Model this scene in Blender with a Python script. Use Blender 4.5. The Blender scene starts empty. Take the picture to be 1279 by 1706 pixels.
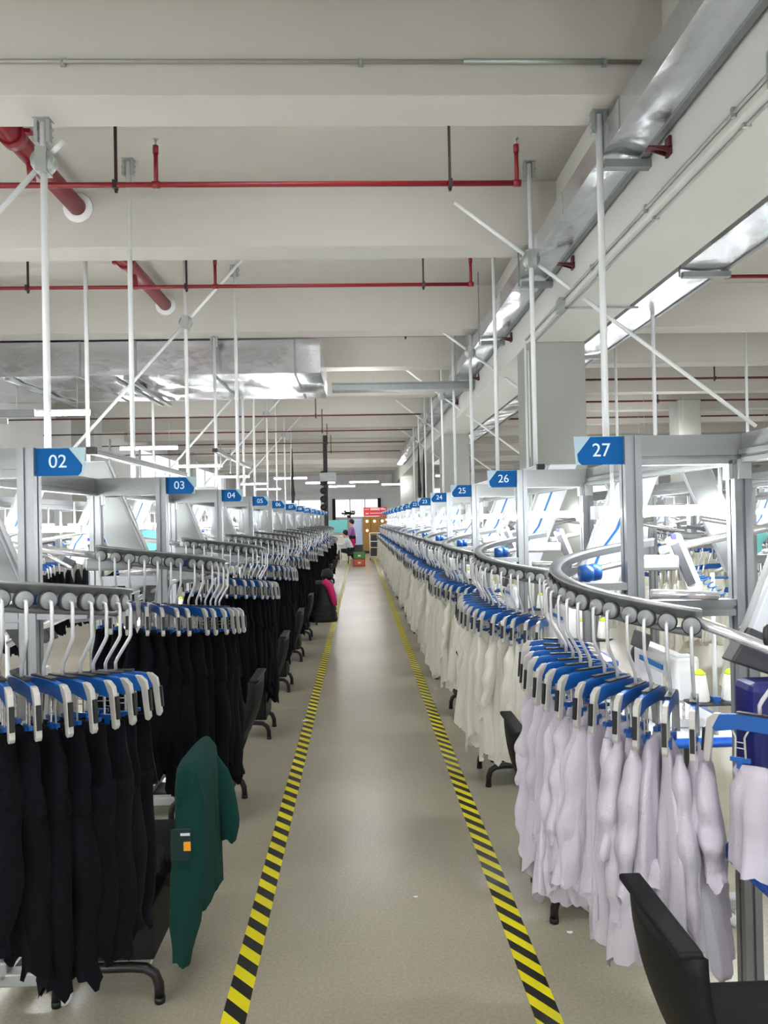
import bpy, bmesh, math, random
from math import sin, cos, pi, radians
from mathutils import Vector, Matrix
random.seed(11)
S = bpy.context.scene
G_WORLD, G_LED, G_WORK, G_EXP = 0.95, 66.0, 180.0, 0.64
C = S.collection
F = 1230.0; W, H = 1279.0, 1706.0
VPX, VPY, ROLL, EYE = 599.5, 867.0, 0.0195, 1.6

# ------------------------------------------------------------------ camera
d = Vector(((VPX - W/2)/F, (H/2 - VPY)/F, -1)).normalized()
ex = Vector((1, ROLL, 0)); ex = (ex - d*ex.dot(d)).normalized()
ez = ex.cross(d).normalized()
M = Matrix((ex, d, ez))            # rows: world axes written in camera space -> camera-to-world
cam_d = bpy.data.cameras.new('camera'); cam = bpy.data.objects.new('camera', cam_d); C.objects.link(cam)
cam.matrix_world = Matrix.Translation((0, 0, EYE)) @ M.to_4x4()
cam_d.sensor_fit = 'VERTICAL'; cam_d.sensor_height = 36; cam_d.lens = 36*F/H
cam_d.clip_end = 200; cam_d.clip_start = .02
S.camera = cam

# ------------------------------------------------------------------ materials
def lin(c):
    if isinstance(c, (int, float)): c = (c, c, c)
    return tuple(((x/12.92) if x <= .04045 else ((x+.055)/1.055)**2.4) for x in c) + (1,)
def mat(name, col, rough=.5, metal=0., var=.08, scale=8., bump=0., bscale=60., spec=.5, sheen=0., trans=0.):
    m = bpy.data.materials.new(name); m.use_nodes = True
    nt = m.node_tree; b = nt.nodes['Principled BSDF']; N = nt.nodes; L = nt.links
    tc = N.new('ShaderNodeTexCoord'); n = N.new('ShaderNodeTexNoise'); n.inputs['Scale'].default_value = scale
    n.inputs['Detail'].default_value = 4
    L.new(tc.outputs['Object'], n.inputs['Vector'])
    r = N.new('ShaderNodeMix'); r.data_type = 'RGBA'
    c = lin(col)
    r.inputs[6].default_value = tuple(x*(1-var) for x in c[:3]) + (1,)
    r.inputs[7].default_value = tuple(min(1, x*(1+var)) for x in c[:3]) + (1,)
    L.new(n.outputs['Fac'], r.inputs[0]); L.new(r.outputs[2], b.inputs['Base Color'])
    b.inputs['Roughness'].default_value = rough; b.inputs['Metallic'].default_value = metal
    b.inputs['Specular IOR Level'].default_value = spec
    if sheen: b.inputs['Sheen Weight'].default_value = sheen
    if bump:
        n2 = N.new('ShaderNodeTexNoise'); n2.inputs['Scale'].default_value = bscale; n2.inputs['Detail'].default_value = 3
        L.new(tc.outputs['Object'], n2.inputs['Vector'])
        bp = N.new('ShaderNodeBump'); bp.inputs['Strength'].default_value = bump; bp.inputs['Distance'].default_value = .01
        L.new(n2.outputs['Fac'], bp.inputs['Height']); L.new(bp.outputs['Normal'], b.inputs['Normal'])
    return m
def emis(name, col, s):
    m = bpy.data.materials.new(name); m.use_nodes = True
    b = m.node_tree.nodes['Principled BSDF']; b.inputs['Base Color'].default_value = lin(col)
    b.inputs['Emission Color'].default_value = lin(col); b.inputs['Emission Strength'].default_value = s
    return m
K = dict(
 plaster=mat('plaster', (.71,.695,.665), .9, var=.03, scale=1.2),
 girder=mat('girder_paint', (.77,.77,.745), .8, var=.03, scale=1.5),
 wall=mat('wall_paint', (.86,.86,.86), .85, var=.02, scale=1.),
 column=mat('column_paint', (.575,.58,.555), .7, var=.02),
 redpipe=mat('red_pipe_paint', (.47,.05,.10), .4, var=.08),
 darkred=mat('dark_red_steel', (.30,.07,.10), .5),
 rod=mat('dark_rod', (.16,.08,.09), .6),
 galv=mat('galvanized_sheet', (.84,.85,.87), .24, 1., var=.14, scale=5., bump=.8, bscale=5.),
 galvdark=mat('galvanized_angle', (.55,.56,.56), .5, .7, var=.12, scale=12),
 zinc=mat('zinc_fitting', (.66,.68,.67), .4, .7, var=.1, scale=30),
 conduit=mat('conduit_grey', (.58,.59,.57), .5, .4, var=.1),
 pole=mat('white_pole', (.85,.86,.86), .4, .1, var=.03),
 alu=mat('anodized_aluminium', (.54,.55,.56), .38, .55, var=.05, scale=20),
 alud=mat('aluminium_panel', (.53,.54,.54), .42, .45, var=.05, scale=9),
 rail=mat('rail_steel', (.55,.56,.57), .36, .55, var=.15, scale=18),
 chrome=mat('polished_tube', (.93,.93,.94), .2, .75, var=.03),
 wheel=mat('wheel_plastic', (.52,.53,.54), .5, .1, var=.06, scale=40),
 tyre=mat('wheel_tyre', (.14,.14,.15), .6),
 hrod=mat('hanger_rod', (.84,.84,.85), .3, .45, var=.05),
 blue=mat('blue_plastic', (.03,.30,.58), .38, var=.1, scale=40),
 blued=mat('blue_plastic_deep', (.03,.22,.55), .4, var=.1),
 signblue=mat('sign_blue', (.0,.31,.55), .6, spec=.15, var=.05),
 signpale=mat('sign_pale', (.62,.72,.76), .4, var=.05),
 signtext=mat('sign_letter', (.80,.88,.93), .5, var=.01),
 arm=mat('hanger_arm', (.70,.69,.67), .4, .2, var=.06, scale=40),
 black=mat('black_rubber', (.04,.04,.045), .55, var=.2),
 tip=mat('white_tip', (.86,.87,.87), .4),
 wire=mat('clip_wire', (.72,.72,.70), .35, .5),
 navy=mat('navy_cloth', (.022,.026,.048), .95, var=.3, scale=9, bump=.5, bscale=300, spec=.15),
 cream=mat('cream_cloth', (.97,.96,.915), .92, var=.035, scale=6, bump=.4, bscale=260, spec=.2),
 lav=mat('lavender_white_cloth', (.815,.79,.83), .92, var=.03, scale=6, bump=.4, bscale=260, spec=.2),
 chair=mat('chair_plastic', (.05,.05,.058), .6, spec=.25, var=.2, bump=.15, bscale=200),
 chairc=mat('chair_cloth', (.06,.06,.065), .9, var=.25, bump=.4, bscale=300),
 steelb=mat('black_steel_tube', (.085,.06,.06), .35, .2, var=.2),
 tabletop=mat('table_white', (.90,.91,.93), .3, var=.02),
 tableedge=mat('table_blue_edge', (.05,.35,.75), .4),
 dgrey=mat('dark_grey_box', (.22,.22,.235), .5, var=.1),
 lgrey=mat('grey_cast', (.62,.63,.62), .45, .3, var=.08),
 white=mat('white_enamel', (.90,.90,.91), .3, var=.02),
 lift=mat('lift_panel_white', (.86,.87,.90), .35, var=.03),
 stripe=mat('blue_stripe', (.04,.46,.76), .4),
 lime=mat('lime_cone_cap', (.72,.82,.15), .45),
 thread=mat('thread_white', (.92,.92,.90), .85, bump=.5, bscale=400),
 coil=mat('blue_coil', (.15,.38,.60), .35),
 bag=mat('dark_blue_bag', (.01,.04,.34), .5, var=.1),
 red=mat('red_plastic', (.72,.08,.10), .45),
 green=mat('green_jacket_cloth', (.045,.20,.18), .95, var=.22, scale=5, bump=.4, bscale=200, spec=.2),
 greend=mat('green_jacket_patch', (.04,.16,.16), .9),
 orange=mat('orange_badge', (.93,.62,.12), .7),
 pink=mat('pink_cloth', (.80,.12,.42), .8),
 cardboard=mat('wood_board', (.60,.45,.22), .7, var=.1),
 banner=mat('red_banner', (.86,.22,.24), .6),
 teal=mat('teal_panel', (.45,.78,.78), .5, var=.2, scale=2.),
 bluegrey=mat('blue_grey_panel', (.70,.77,.90), .6),
 crateg=mat('green_crate', (.30,.55,.28), .5), crater=mat('orange_red_crate', (.80,.35,.22), .5),
 ivory=mat('ivory_frame', (.93,.93,.86), .5),
 skin=mat('skin', (.82,.64,.54), .6), hair=mat('hair_black', (.05,.045,.05), .6),
 purple=mat('purple_cloth', (.66,.45,.72), .8), whitecloth=mat('white_cloth', (.88,.90,.92), .85),
 dark=mat('dark_trousers', (.12,.12,.16), .9), leaf=mat('dark_leaf', (.16,.24,.17), .6),
 led=emis('led_tube', (1,1,1), G_LED), batten=emis('batten_tube', (1,1,1), 40.), worklight=emis('work_light_tube', (.98,1,1), G_WORK), bulb=emis('warm_bulb', (1,.85,.6), 4.),
 blueled=emis('blue_indicator', (.1,.1,1), 3.),
 paper=mat('paper_scrap', (.9,.9,.88), .8),
)
def translucent(key, amt):
    m = K[key]; nt = m.node_tree; N = nt.nodes; L = nt.links
    b = N['Principled BSDF']; out = N['Material Output']; t = N.new('ShaderNodeBsdfTranslucent'); mx = N.new('ShaderNodeMixShader')
    L.new(b.inputs['Base Color'].links[0].from_socket, t.inputs['Color']); mx.inputs[0].default_value = amt
    L.new(b.outputs[0], mx.inputs[1]); L.new(t.outputs[0], mx.inputs[2]); L.new(mx.outputs[0], out.inputs['Surface'])
translucent('cream', .35); translucent('lav', .15)
def floor_mat():
    m = bpy.data.materials.new('concrete_floor'); m.use_nodes = True
    nt = m.node_tree; N = nt.nodes; L = nt.links; b = N['Principled BSDF']
    tc = N.new('ShaderNodeTexCoord')
    n1 = N.new('ShaderNodeTexNoise'); n1.inputs['Scale'].default_value = .9; n1.inputs['Detail'].default_value = 5
    n2 = N.new('ShaderNodeTexNoise'); n2.inputs['Scale'].default_value = 90; n2.inputs['Detail'].default_value = 3
    for n in (n1, n2): L.new(tc.outputs['Object'], n.inputs['Vector'])
    m1 = N.new('ShaderNodeMix'); m1.data_type = 'RGBA'; m1.inputs[6].default_value = lin((.565,.54,.475)); m1.inputs[7].default_value = lin((.70,.67,.595))
    L.new(n1.outputs['Fac'], m1.inputs[0])
    m2 = N.new('ShaderNodeMix'); m2.data_type = 'RGBA'; m2.inputs[6].default_value = (.6,.58,.55,1); m2.inputs[7].default_value = (1.2,1.2,1.2,1)
    L.new(n2.outputs['Fac'], m2.inputs[0])
    mx = N.new('ShaderNodeMix'); mx.data_type = 'RGBA'; mx.blend_type = 'MULTIPLY'; mx.inputs[0].default_value = .8
    L.new(m1.outputs[2], mx.inputs[6]); L.new(m2.outputs[2], mx.inputs[7]); L.new(mx.outputs[2], b.inputs['Base Color'])
    n3 = N.new('ShaderNodeTexNoise'); n3.inputs['Scale'].default_value = 2.2; n3.inputs['Detail'].default_value = 4
    L.new(tc.outputs['Object'], n3.inputs['Vector'])
    mr = N.new('ShaderNodeMapRange'); mr.inputs['To Min'].default_value = .24; mr.inputs['To Max'].default_value = .34
    L.new(n3.outputs['Fac'], mr.inputs['Value']); b.inputs['Roughness'].default_value = .27
    n4 = N.new('ShaderNodeTexNoise'); n4.inputs['Scale'].default_value = 3.; n4.inputs['Detail'].default_value = 2
    L.new(tc.outputs['Object'], n4.inputs['Vector'])
    bp = N.new('ShaderNodeBump'); bp.inputs['Strength'].default_value = .12; bp.inputs['Distance'].default_value = .02
    L.new(n4.outputs['Fac'], bp.inputs['Height']); L.new(bp.outputs['Normal'], b.inputs['Normal'])
    b.inputs['Specular IOR Level'].default_value = .6
    return m
K['floor'] = floor_mat()
def pattern_mat():
    m = bpy.data.materials.new('patterned_scarf_cloth'); m.use_nodes = True
    nt = m.node_tree; N = nt.nodes; L = nt.links; b = N['Principled BSDF']
    tc = N.new('ShaderNodeTexCoord'); v = N.new('ShaderNodeTexVoronoi'); v.inputs['Scale'].default_value = 55
    L.new(tc.outputs['Object'], v.inputs['Vector'])
    cr = N.new('ShaderNodeValToRGB'); cr.color_ramp.interpolation = 'CONSTANT'
    cr.color_ramp.elements[0].color = (.75,.74,.75,1); cr.color_ramp.elements[1].color = (.01,.01,.015,1); cr.color_ramp.elements[1].position = .33
    L.new(v.outputs['Distance'], cr.inputs[0]); L.new(cr.outputs[0], b.inputs['Base Color']); b.inputs['Roughness'].default_value = .9
    return m
K['pattern'] = pattern_mat()
K['tapey'] = mat('tape_yellow', (.87,.82,.05), .4, var=.06, scale=6.)
K['tapek'] = mat('tape_black', (.10,.095,.09), .4, var=.2, scale=6.)

# ------------------------------------------------------------------ mesh helpers
class MB:
    def __init__(s): s.v = []; s.f = []; s.mi = []; s.sm = []
    def add(s, vs, fs, mi=0, smooth=False):
        o = len(s.v); s.v += [tuple(p) for p in vs]
        for f in fs: s.f.append([i+o for i in f]); s.mi.append(mi); s.sm.append(smooth)
        return s
    def box(s, c, sz, rot=None, mi=0):
        x, y, z = (q/2 for q in sz)
        vs = [Vector(p) for p in ((-x,-y,-z),(x,-y,-z),(x,y,-z),(-x,y,-z),(-x,-y,z),(x,-y,z),(x,y,z),(-x,y,z))]
        if rot: vs = [rot @ p for p in vs]
        c = Vector(c)
        return s.add([c+p for p in vs], [(0,3,2,1),(4,5,6,7),(0,1,5,4),(1,2,6,5),(2,3,7,6),(3,0,4,7)], mi)
    def bb(s, a, b, mi=0):
        return s.box([(p+q)/2 for p, q in zip(a, b)], [abs(q-p) for p, q in zip(a, b)], None, mi)
    def tube(s, pts, r, n=10, mi=0, cap=True, closed=False):
        pts = [Vector(p) for p in pts]; rs = r if isinstance(r, (list, tuple)) else [r]*len(pts)
        vs = []; up = None
        for i, p in enumerate(pts):
            a = pts[max(i-1, 0)]; b = pts[min(i+1, len(pts)-1)]
            t = (b-a).normalized()
            if up is None:
                up = Vector((0,0,1)) if abs(t.z) < .9 else Vector((1,0,0))
            x = up.cross(t).normalized(); y = t.cross(x).normalized(); up = y
            for k in range(n):
                an = 2*pi*k/n; vs.append(p + (x*cos(an)+y*sin(an))*rs[i])
        fs = [(i*n+k, i*n+(k+1) % n, (i+1)*n+(k+1) % n, (i+1)*n+k) for i in range(len(pts)-1) for k in range(n)]
        s.add(vs, fs, mi, True)
        if cap:
            o = len(s.v)-len(vs)
            s.f.append([o+k for k in range(n)][::-1]); s.mi.append(mi); s.sm.append(False)
            e = o+(len(pts)-1)*n
            s.f.append([e+k for k in range(n)]); s.mi.append(mi); s.sm.append(False)
        return s
    def prism(s, outline, fn, d0, d1, mi=0):            # outline 2D, fn(a,b,d)->3D
        n = len(outline)
        vs = [fn(a, b, d0) for a, b in outline] + [fn(a, b, d1) for a, b in outline]
        fs = [tuple(range(n))[::-1], tuple(range(n, 2*n))] + [(i, (i+1) % n, n+(i+1) % n, n+i) for i in range(n)]
        return s.add(vs, fs, mi)
    def lathe(s, prof, c=(0,0,0), n=20, axis='z', mi=0):
        vs = []; c = Vector(c)
        for r, h in prof:
            for k in range(n):
                a = 2*pi*k/n
                p = (r*cos(a), r*sin(a), h) if axis == 'z' else ((h, r*cos(a), r*sin(a)) if axis == 'x' else (r*cos(a), h, r*sin(a)))
                vs.append(c+Vector(p))
        fs = [(i*n+k, i*n+(k+1) % n, (i+1)*n+(k+1) % n, (i+1)*n+k) for i in range(len(prof)-1) for k in range(n)]
        return s.add(vs, fs, mi, True)
    def grid(s, rows, closed=True, mi=0, cap=False):
        n = len(rows[0]); vs = [p for r in rows for p in r]; m = n if closed else n-1
        fs = [(i*n+k, i*n+(k+1) % n, (i+1)*n+(k+1) % n, (i+1)*n+k) for i in range(len(rows)-1) for k in range(m)]
        if cap: fs += [tuple(range(n))[::-1], tuple((len(rows)-1)*n+k for k in range(n))]
        return s.add(vs, fs, mi, True)
    def mesh(s, name, mats, bevel=0):
        me = bpy.data.meshes.new(name); me.from_pydata(s.v, [], s.f)
        if not isinstance(mats, (list, tuple)): mats = [mats]
        for m in mats: me.materials.append(K[m] if isinstance(m, str) else m)
        for p, mi, sm in zip(me.polygons, s.mi, s.sm): p.material_index = mi; p.use_smooth = sm
        bm = bmesh.new(); bm.from_mesh(me)
        bmesh.ops.recalc_face_normals(bm, faces=bm.faces)
        if bevel:
            es = [e for e in bm.edges if len(e.link_faces) == 2 and e.calc_face_angle(0) > .5]
            bmesh.ops.bevel(bm, geom=es, offset=bevel, segments=2, profile=.5, affect='EDGES', clamp_overlap=True)
        bm.to_mesh(me); bm.free()
        return me
    def build(s, name, mats, parent=None, bevel=0):
        o = bpy.data.objects.new(name, s.mesh(name, mats, bevel)); C.objects.link(o)
        if parent: o.parent = parent
        return o
def tag(o, label=None, cat=None, group=None, kind=None):
    if label: o['label'] = label
    if cat: o['category'] = cat
    if group: o['group'] = group
    if kind: o['kind'] = kind
    return o
def empty(name, loc=(0,0,0), rz=0):
    o = bpy.data.objects.new(name, None); C.objects.link(o); o.location = loc; o.rotation_euler = (0,0,rz)
    o.empty_display_size = .1
    return o
CH = {}
def kids(o): return [c for c in o.children]
def copy_tree(o, parent=None):
    c = o.copy(); C.objects.link(c)
    for k in ('label','group'):
        if k in c and parent is None: del c[k]
    c.parent = parent
    for ch in kids(o): copy_tree(ch, c)
    return c
def inst(proto, loc, rz, first):                      # first use takes the prototype itself
    o = proto if first else copy_tree(proto)
    o.location = loc; o.rotation_euler = (0, 0, rz)
    return o
def struct(o, label=None): o['kind'] = 'structure'; return tag(o, label)
def profile_outline(w, h, sw=1, sh=1, slot=.010, dep=.007):
    # extruded profile section with slots; sw slots on the long sides, sh on the short ones
    pts = []
    def side(p0, p1, n, inward):
        p0 = Vector(p0); p1 = Vector(p1); L = (p1-p0).length; t = (p1-p0)/L; inn = Vector(inward)
        pts.append(tuple(p0))
        for i in range(n):
            c = p0 + t*L*(i+.5)/n
            for q in (c-t*slot/2, c-t*slot/2+inn*dep, c+t*slot/2+inn*dep, c+t*slot/2): pts.append(tuple(q))
    side((-w/2,-h/2), (w/2,-h/2), sh, (0,1)); side((w/2,-h/2), (w/2,h/2), sw, (-1,0))
    side((w/2,h/2), (-w/2,h/2), sh, (0,-1)); side((-w/2,h/2), (-w/2,-h/2), sw, (1,0))
    return pts
PX = lambda y0, z0: (lambda a, b, dd: (dd, y0+a, z0+b))
PY = lambda x0, z0: (lambda a, b, dd: (x0+a, dd, z0+b))
PZ = lambda x0, y0: (lambda a, b, dd: (x0+a, y0+b, dd))
ORD = ['first','second','third','fourth','fifth','sixth','seventh','eighth','ninth','tenth','eleventh','twelfth','thirteenth','fourteenth','fifteenth']

# ------------------------------------------------------------------ the hall
HB = EYE+2.5; HC = EYE+3.09
XL, XR, YB, YF = -7.0, 22.0, -3.0, 42.0
struct(MB().bb((XL-.3,YB,-.2),(XR+.3,YF+.3,0)).build('floor','floor'), 'worn beige grey concrete floor')
struct(MB().bb((XL-.3,YB,HC),(XR+.3,YF+.3,HC+.2)).build('ceiling','plaster'), 'white painted concrete slab')
ys = [-.9, 1.7, 4.32, 6.70, 9.70, 12.0, 14.8, 17.3, 19.8, 22.3, 24.8, 27.3, 29.8, 32.3, 34.8, 37.3, 39.8]
for i, y in enumerate(ys):
    struct(MB().bb((XL,y,HB),(XR,y+.34,HC)).build('trim_%d' % (i+1),'plaster',bevel=.006), 'white concrete cross beam')
gx0, gx1 = 1.86, 2.47; HG = EYE+1.89
n = len(ys)
struct(MB().bb((gx0,YB,HG),(gx1,YF,HC)).build('trim_%d' % (n+1),'girder',bevel=.008), 'deep white girder running along the hall')
for i, y in enumerate((7.9, 16.4, 24.9, 33.4)):
    struct(MB().bb((gx0,y,0),(gx1,y+.6,HG)).build('trim_%d' % (n+2+i),'column',bevel=.008), 'white square concrete column')
for i, (x, y) in enumerate(((7.0,15.9),(7.0,24.9),(-6.3,16.4),(11.2,15.9),(-6.3,26.),(7.0,8.5))):
    struct(MB().bb((x,y,0),(x+.5,y+.5,HB)).build('trim_%d' % (n+6+i),'column',bevel=.008), 'white square concrete column')
# walls with window openings
def wall_open(name, axis, at, lo, hi, openings, m):      # openings: (a0,a1,z0,z1)
    b = MB(); t = .25
    def put(a0, a1, z0, z1):
        if a1-a0 < 1e-4 or z1-z0 < 1e-4: return
        if axis == 'x': b.bb((at,a0,z0),(at+t,a1,z1))
        else: b.bb((a0,at,z0),(a1,at+t,z1))
    cur = lo
    for a0, a1, z0, z1 in sorted(openings):
        put(cur, a0, 0, HC); put(a0, a1, 0, z0); put(a0, a1, z1, HC); cur = a1
    put(cur, hi, 0, HC)
    return struct(b.build(name, m))
wl = [(-2.5,3.,.9,3.6),(3.6,8.6,.9,3.6),(9.2,13.2,.9,3.6),(24.,30.,2.3,4.1),(32.,39.,2.3,4.1)]  # first three openings are added out of view to let in fill daylight
wf = [(-6.,-2.2,1.75,2.85),(-1.4,1.15,1.75,2.85),(2.8,9.,1.2,3.4),(10.,20.,1.2,3.4)]
wall_open('wall_left','x',XL-.25,YB,YF,wl,'wall'); wall_open('wall_far','y',YF,XL,XR,wf,'wall')
wall_open('wall_back','y',YB-.25,XL,XR,[(-5.5,-2.,.9,3.4),(-1.4,4.,.9,3.4),(4.6,9.,.9,3.4)],'wall')  # unseen openings added so daylight comes in from behind
wall_open('wall_right','x',XR,YB,YF,[(0.,12.,1.,3.6),(14.,26.,1.,3.6),(28.,40.,1.,3.6)],'wall')  # side openings added outside the view to brighten the hall
wn = 0
def glass():
    m = bpy.data.materials.new('window_glass'); m.use_nodes = True; b = m.node_tree.nodes['Principled BSDF']
    b.inputs['Transmission Weight'].default_value = 1; b.inputs['Roughness'].default_value = 0; b.inputs['IOR'].default_value = 1.02
    b.inputs['Base Color'].default_value = (1,1,1,1); return m
K['glass'] = glass()
for ax, at, ops in (('x',XL-.12,wl),('y',YF+.12,wf)):
    for a0, a1, z0, z1 in ops:
        wn += 1
        b = MB(); nm = 3
        def seg(p, q, r, t):
            if ax == 'x': b.bb((at-.03,p,r),(at+.03,q,t))
            else: b.bb((p,at-.03,r),(q,at+.03,t))
        seg(a0,a1,z0,z0+.06); seg(a0,a1,z1-.06,z1)
        for i in range(nm+1):
            c = a0+(a1-a0)*i/nm; seg(max(a0,c-.03), min(a1,c+.03), z0, z1)
        w = struct(b.build('window_%d' % wn,'white'))
        g = MB()
        if ax == 'x': g.bb((at-.004,a0,z0),(at+.004,a1,z1))
        else: g.bb((a0,at-.004,z0),(a1,at+.004,z1))
        g.build('window_pane','glass',w)
# baseboard
struct(MB().bb((XL,YB,0),(XL+.02,YF,.1)).build('baseboard_left','conduit'))

# ------------------------------------------------------------------ hazard tapes
def tape(name, x0, w, shear, y0, y1, label):
    b = MB(); P = .128; y = y0; z = .0012
    while y < y1:
        for mi, (a, c) in enumerate(((0,.5),(.5,1.))):
            p, q = y+a*P, y+c*P
            b.add([(x0-w/2,p+shear,z),(x0+w/2,p,z),(x0+w/2,q,z),(x0-w/2,q+shear,z)], [(0,1,2,3)], mi)
        y += P
    # thin body of the tape
    b.bb((x0-w/2,y0+shear,.0001),(x0+w/2,y1,.001),mi=0)
    return tag(b.build(name, ['tapey','tapek']), label, 'floor tape', 'hazard tapes along the aisle')
tape('hazard_tape', -.437, .081, .085, .9, 30., 'yellow and black striped tape on the floor along the left side of the aisle')
tape('hazard_tape', .570, .086, .118, .9, 30., 'yellow and black striped tape on the floor along the right side of the aisle')
random.seed(3)
for i, (px, py, s, lab) in enumerate(((503,1197,.03,'scrap of white paper on the left striped tape'),(936,1562,.014,'small white scrap on the floor below the pale shirts'),(680,1494,.012,'tiny white scrap on the aisle floor in the foreground'))):
    Y = EYE*F/(py-VPY); X = (px-VPX)/F*Y
    b = MB(); pts = [(s*(.6+.5*random.random())*cos(a), s*(.4+.4*random.random())*sin(a)) for a in [k*pi/4 for k in range(8)]]
    b.prism(pts, lambda a, c, dd: (a, c, dd), .0015, .003)
    o = b.build('paper_scrap','paper'); o.location = (X, Y, 0); tag(o, lab, 'paper')

# ------------------------------------------------------------------ ceiling services
# conduit on the first beam face
b = empty('ceiling_conduit', (0,4.32,EYE+2.69)); tag(b, 'thin grey conduit clipped along the nearest ceiling beam', 'pipe')
MB().tube([(-6,-.02,0),(1.76,-.02,0)], .012, 10).build('pipe','conduit',b)
MB().tube([(.66,-.022,0),(1.50,-.022,0)], .016, 10).build('coupling','zinc',b)
for x in (-1.67,.055,1.50):
    MB().box((x,-.012,0),(.03,.02,.05)).box((x,-.035,-.012),(.012,.03,.012)).build('clip','zinc',b)
# sprinkler pipes
def sprinkler(y, x0, x1, ups, hangs, hh, label, pm='redpipe', pr=.021):
    r = empty('sprinkler_pipe', ((x0+x1)/2, y, EYE+hh)); ox = (x0+x1)/2
    tag(r, label, 'pipe', 'red sprinkler pipes under the ceiling')
    MB().tube([(x0-ox,0,0),(x1-ox,0,0)], pr, 12).build('pipe',pm,r)
    for u in ups:
        m = MB().tube([(u-ox,0,0),(u-ox,0,.26)], .017, 10).lathe([(0,-.03),(.027,-.03),(.027,.03),(0,.03)], (u-ox,0,0), 12, 'x').tube([(u-ox,0,.24),(u-ox,0,.30)], .022, 10)
        q = m.build('riser','redpipe',r)
        MB().tube([(u-ox,0,.30),(u-ox,0,.345)], .008, 8).lathe([(0,.345),(.02,.345),(.022,.35),(0,.352)], (u-ox,0,0), 12).build('sprinkler_head','zinc',q)
    for u in hangs:
        MB().box((u-ox,.02,.22),(.02,.02,.54)).box((u-ox,0,0),(.03,.06,.06)).build('hanger_rod','rod',r)
sprinkler(5.68, -6.9, 1.28, (-1.51,1.27), (-1.82,.75,-4.2), 2.6, 'red sprinkler pipe between the first and second beams, left of the duct')
sprinkler(8.2, -6.9, 1.30, (-1.55,1.29), (-3.6,-1.87,.76), 2.62, 'red sprinkler pipe between the second and third beams, left of the duct')
sprinkler(10.5, -6.9, 1.30, (1.29,), (.7,), 2.63, 'short visible red sprinkler pipe behind the third beam, beside the duct')
for y, x0, hh, lab in ((8.2,4.2,2.68,'red sprinkler pipe with an upturned end at right edge, right of the girder'),(10.5,4.08,2.68,'red sprinkler pipe behind the third beam, right of the girder'),
    (13.4,2.6,2.5,'red sprinkler pipe behind the fourth beam, right of the girder'),(16.,2.6,2.5,'red sprinkler pipe behind the fifth beam, right of the girder'),(18.6,2.6,2.5,'red sprinkler pipe behind the sixth beam, right of the girder')):
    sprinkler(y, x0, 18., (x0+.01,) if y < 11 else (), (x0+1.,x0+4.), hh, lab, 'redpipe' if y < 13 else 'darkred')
for i, y in enumerate((14.0,16.4,18.9,21.4)):
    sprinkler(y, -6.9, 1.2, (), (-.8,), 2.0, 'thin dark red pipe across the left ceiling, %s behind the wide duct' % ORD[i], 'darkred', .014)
# big red main
def main_pipe(y0, y1, ring, lab):
    X, Z = -2.48, EYE+2.86
    r = empty('fire_main_pipe', (X, (y0+y1)/2, Z)); tag(r, lab, 'pipe', 'thick red fire mains'); oy = (y0+y1)/2
    MB().tube([(0,y0-oy,0),(0,y1-oy,0)], .078, 20).build('pipe','redpipe',r)
    yc = y0+(y1-y0)*.38-oy
    MB().tube([(0,yc-.05,0),(0,yc+.05,0)], .098, 20).box((.11,yc,.02),(.06,.05,.03)).box((-.11,yc,-.02),(.06,.05,.03)).build('coupling_clamp','redpipe',r)
    MB().tube([(0,yc+.28,0),(.02,yc+.28,-.22)], .03, 12).build('branch_tee','redpipe',r)
    MB().lathe([(.078,0),(.135,0),(.13,-.012),(.09,-.03),(.078,-.03)], (0,ring-oy,0), 24, 'y').build('plaster_ring','wall',r)
main_pipe(4.66, 6.70, 6.70, 'thick red fire main at upper left between the first and second beams')
main_pipe(7.04, 9.70, 9.70, 'thick red fire main at upper left between the second and third beams')
# galvanised duct along the girder
def zduct(x0, x1, z0, z1, y0, y1, seams, lab):
    r = empty('ventilation_duct', ((x0+x1)/2, y0, z0)); tag(r, lab, 'duct', 'long ducts beside the girder'); ox = (x0+x1)/2
    b = MB(); w = (x1-x0)/2; NS = int((y1-y0)/.12); NW = 8
    rnd = random.Random(int(x0*10)); ph = [rnd.uniform(0,6) for _ in range(4)]
    rows = []
    for i in range(NS+1):
        y = (y1-y0)*i/NS; row = []
        for j in range(NW+1):
            x = -w+2*w*j/NW; e = sin(pi*j/NW)
            row.append((x, y, e*.011*(sin(y*2.1+ph[0]+x*3)+.6*sin(y*5.3+ph[1]-x*9)+.5*sin(y*9.7+x*14+ph[2]))))
        rows.append(row)
    b.grid(rows, closed=False); L_ = y1-y0; h_ = z1-z0
    b.add([(w,0,0),(w,0,h_),(-w,0,h_),(-w,0,0),(w,L_,0),(w,L_,h_),(-w,L_,h_),(-w,L_,0)],[(0,1,5,4),(1,2,6,5),(2,3,7,6),(0,1,2,3),(4,5,6,7)]); b.build('sheet','galv',r)
    f = MB().bb((w-.005,0,-.012),(w+.035,y1-y0,.02)); f.build('flange','galvdark',r)
    sb = MB()
    k = 1.2
    while k < y1-y0:
        sb.bb((-w-.006,k,-.006),(-w+.002,k+.035,z1-z0+.004)); k += 1.2
    sb.build('seam_band','galv',r)
    for y in seams:
        MB().bb((-w+.02,y-y0-.03,-.07),(w+.06,y-y0+.03,-.02)).bb((-w-.01,y-y0-.006,-.06),(-w+.002,y-y0+.006,HC-z0)).build('support_strut','galvdark',r)
    return r
zduct(1.545, 1.80, EYE+2.24, EYE+2.41, YB, 30., (4.55,6.9,9.2,11.5,13.8,16.1), 'shiny galvanised duct running along the left side of the big girder')
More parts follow.
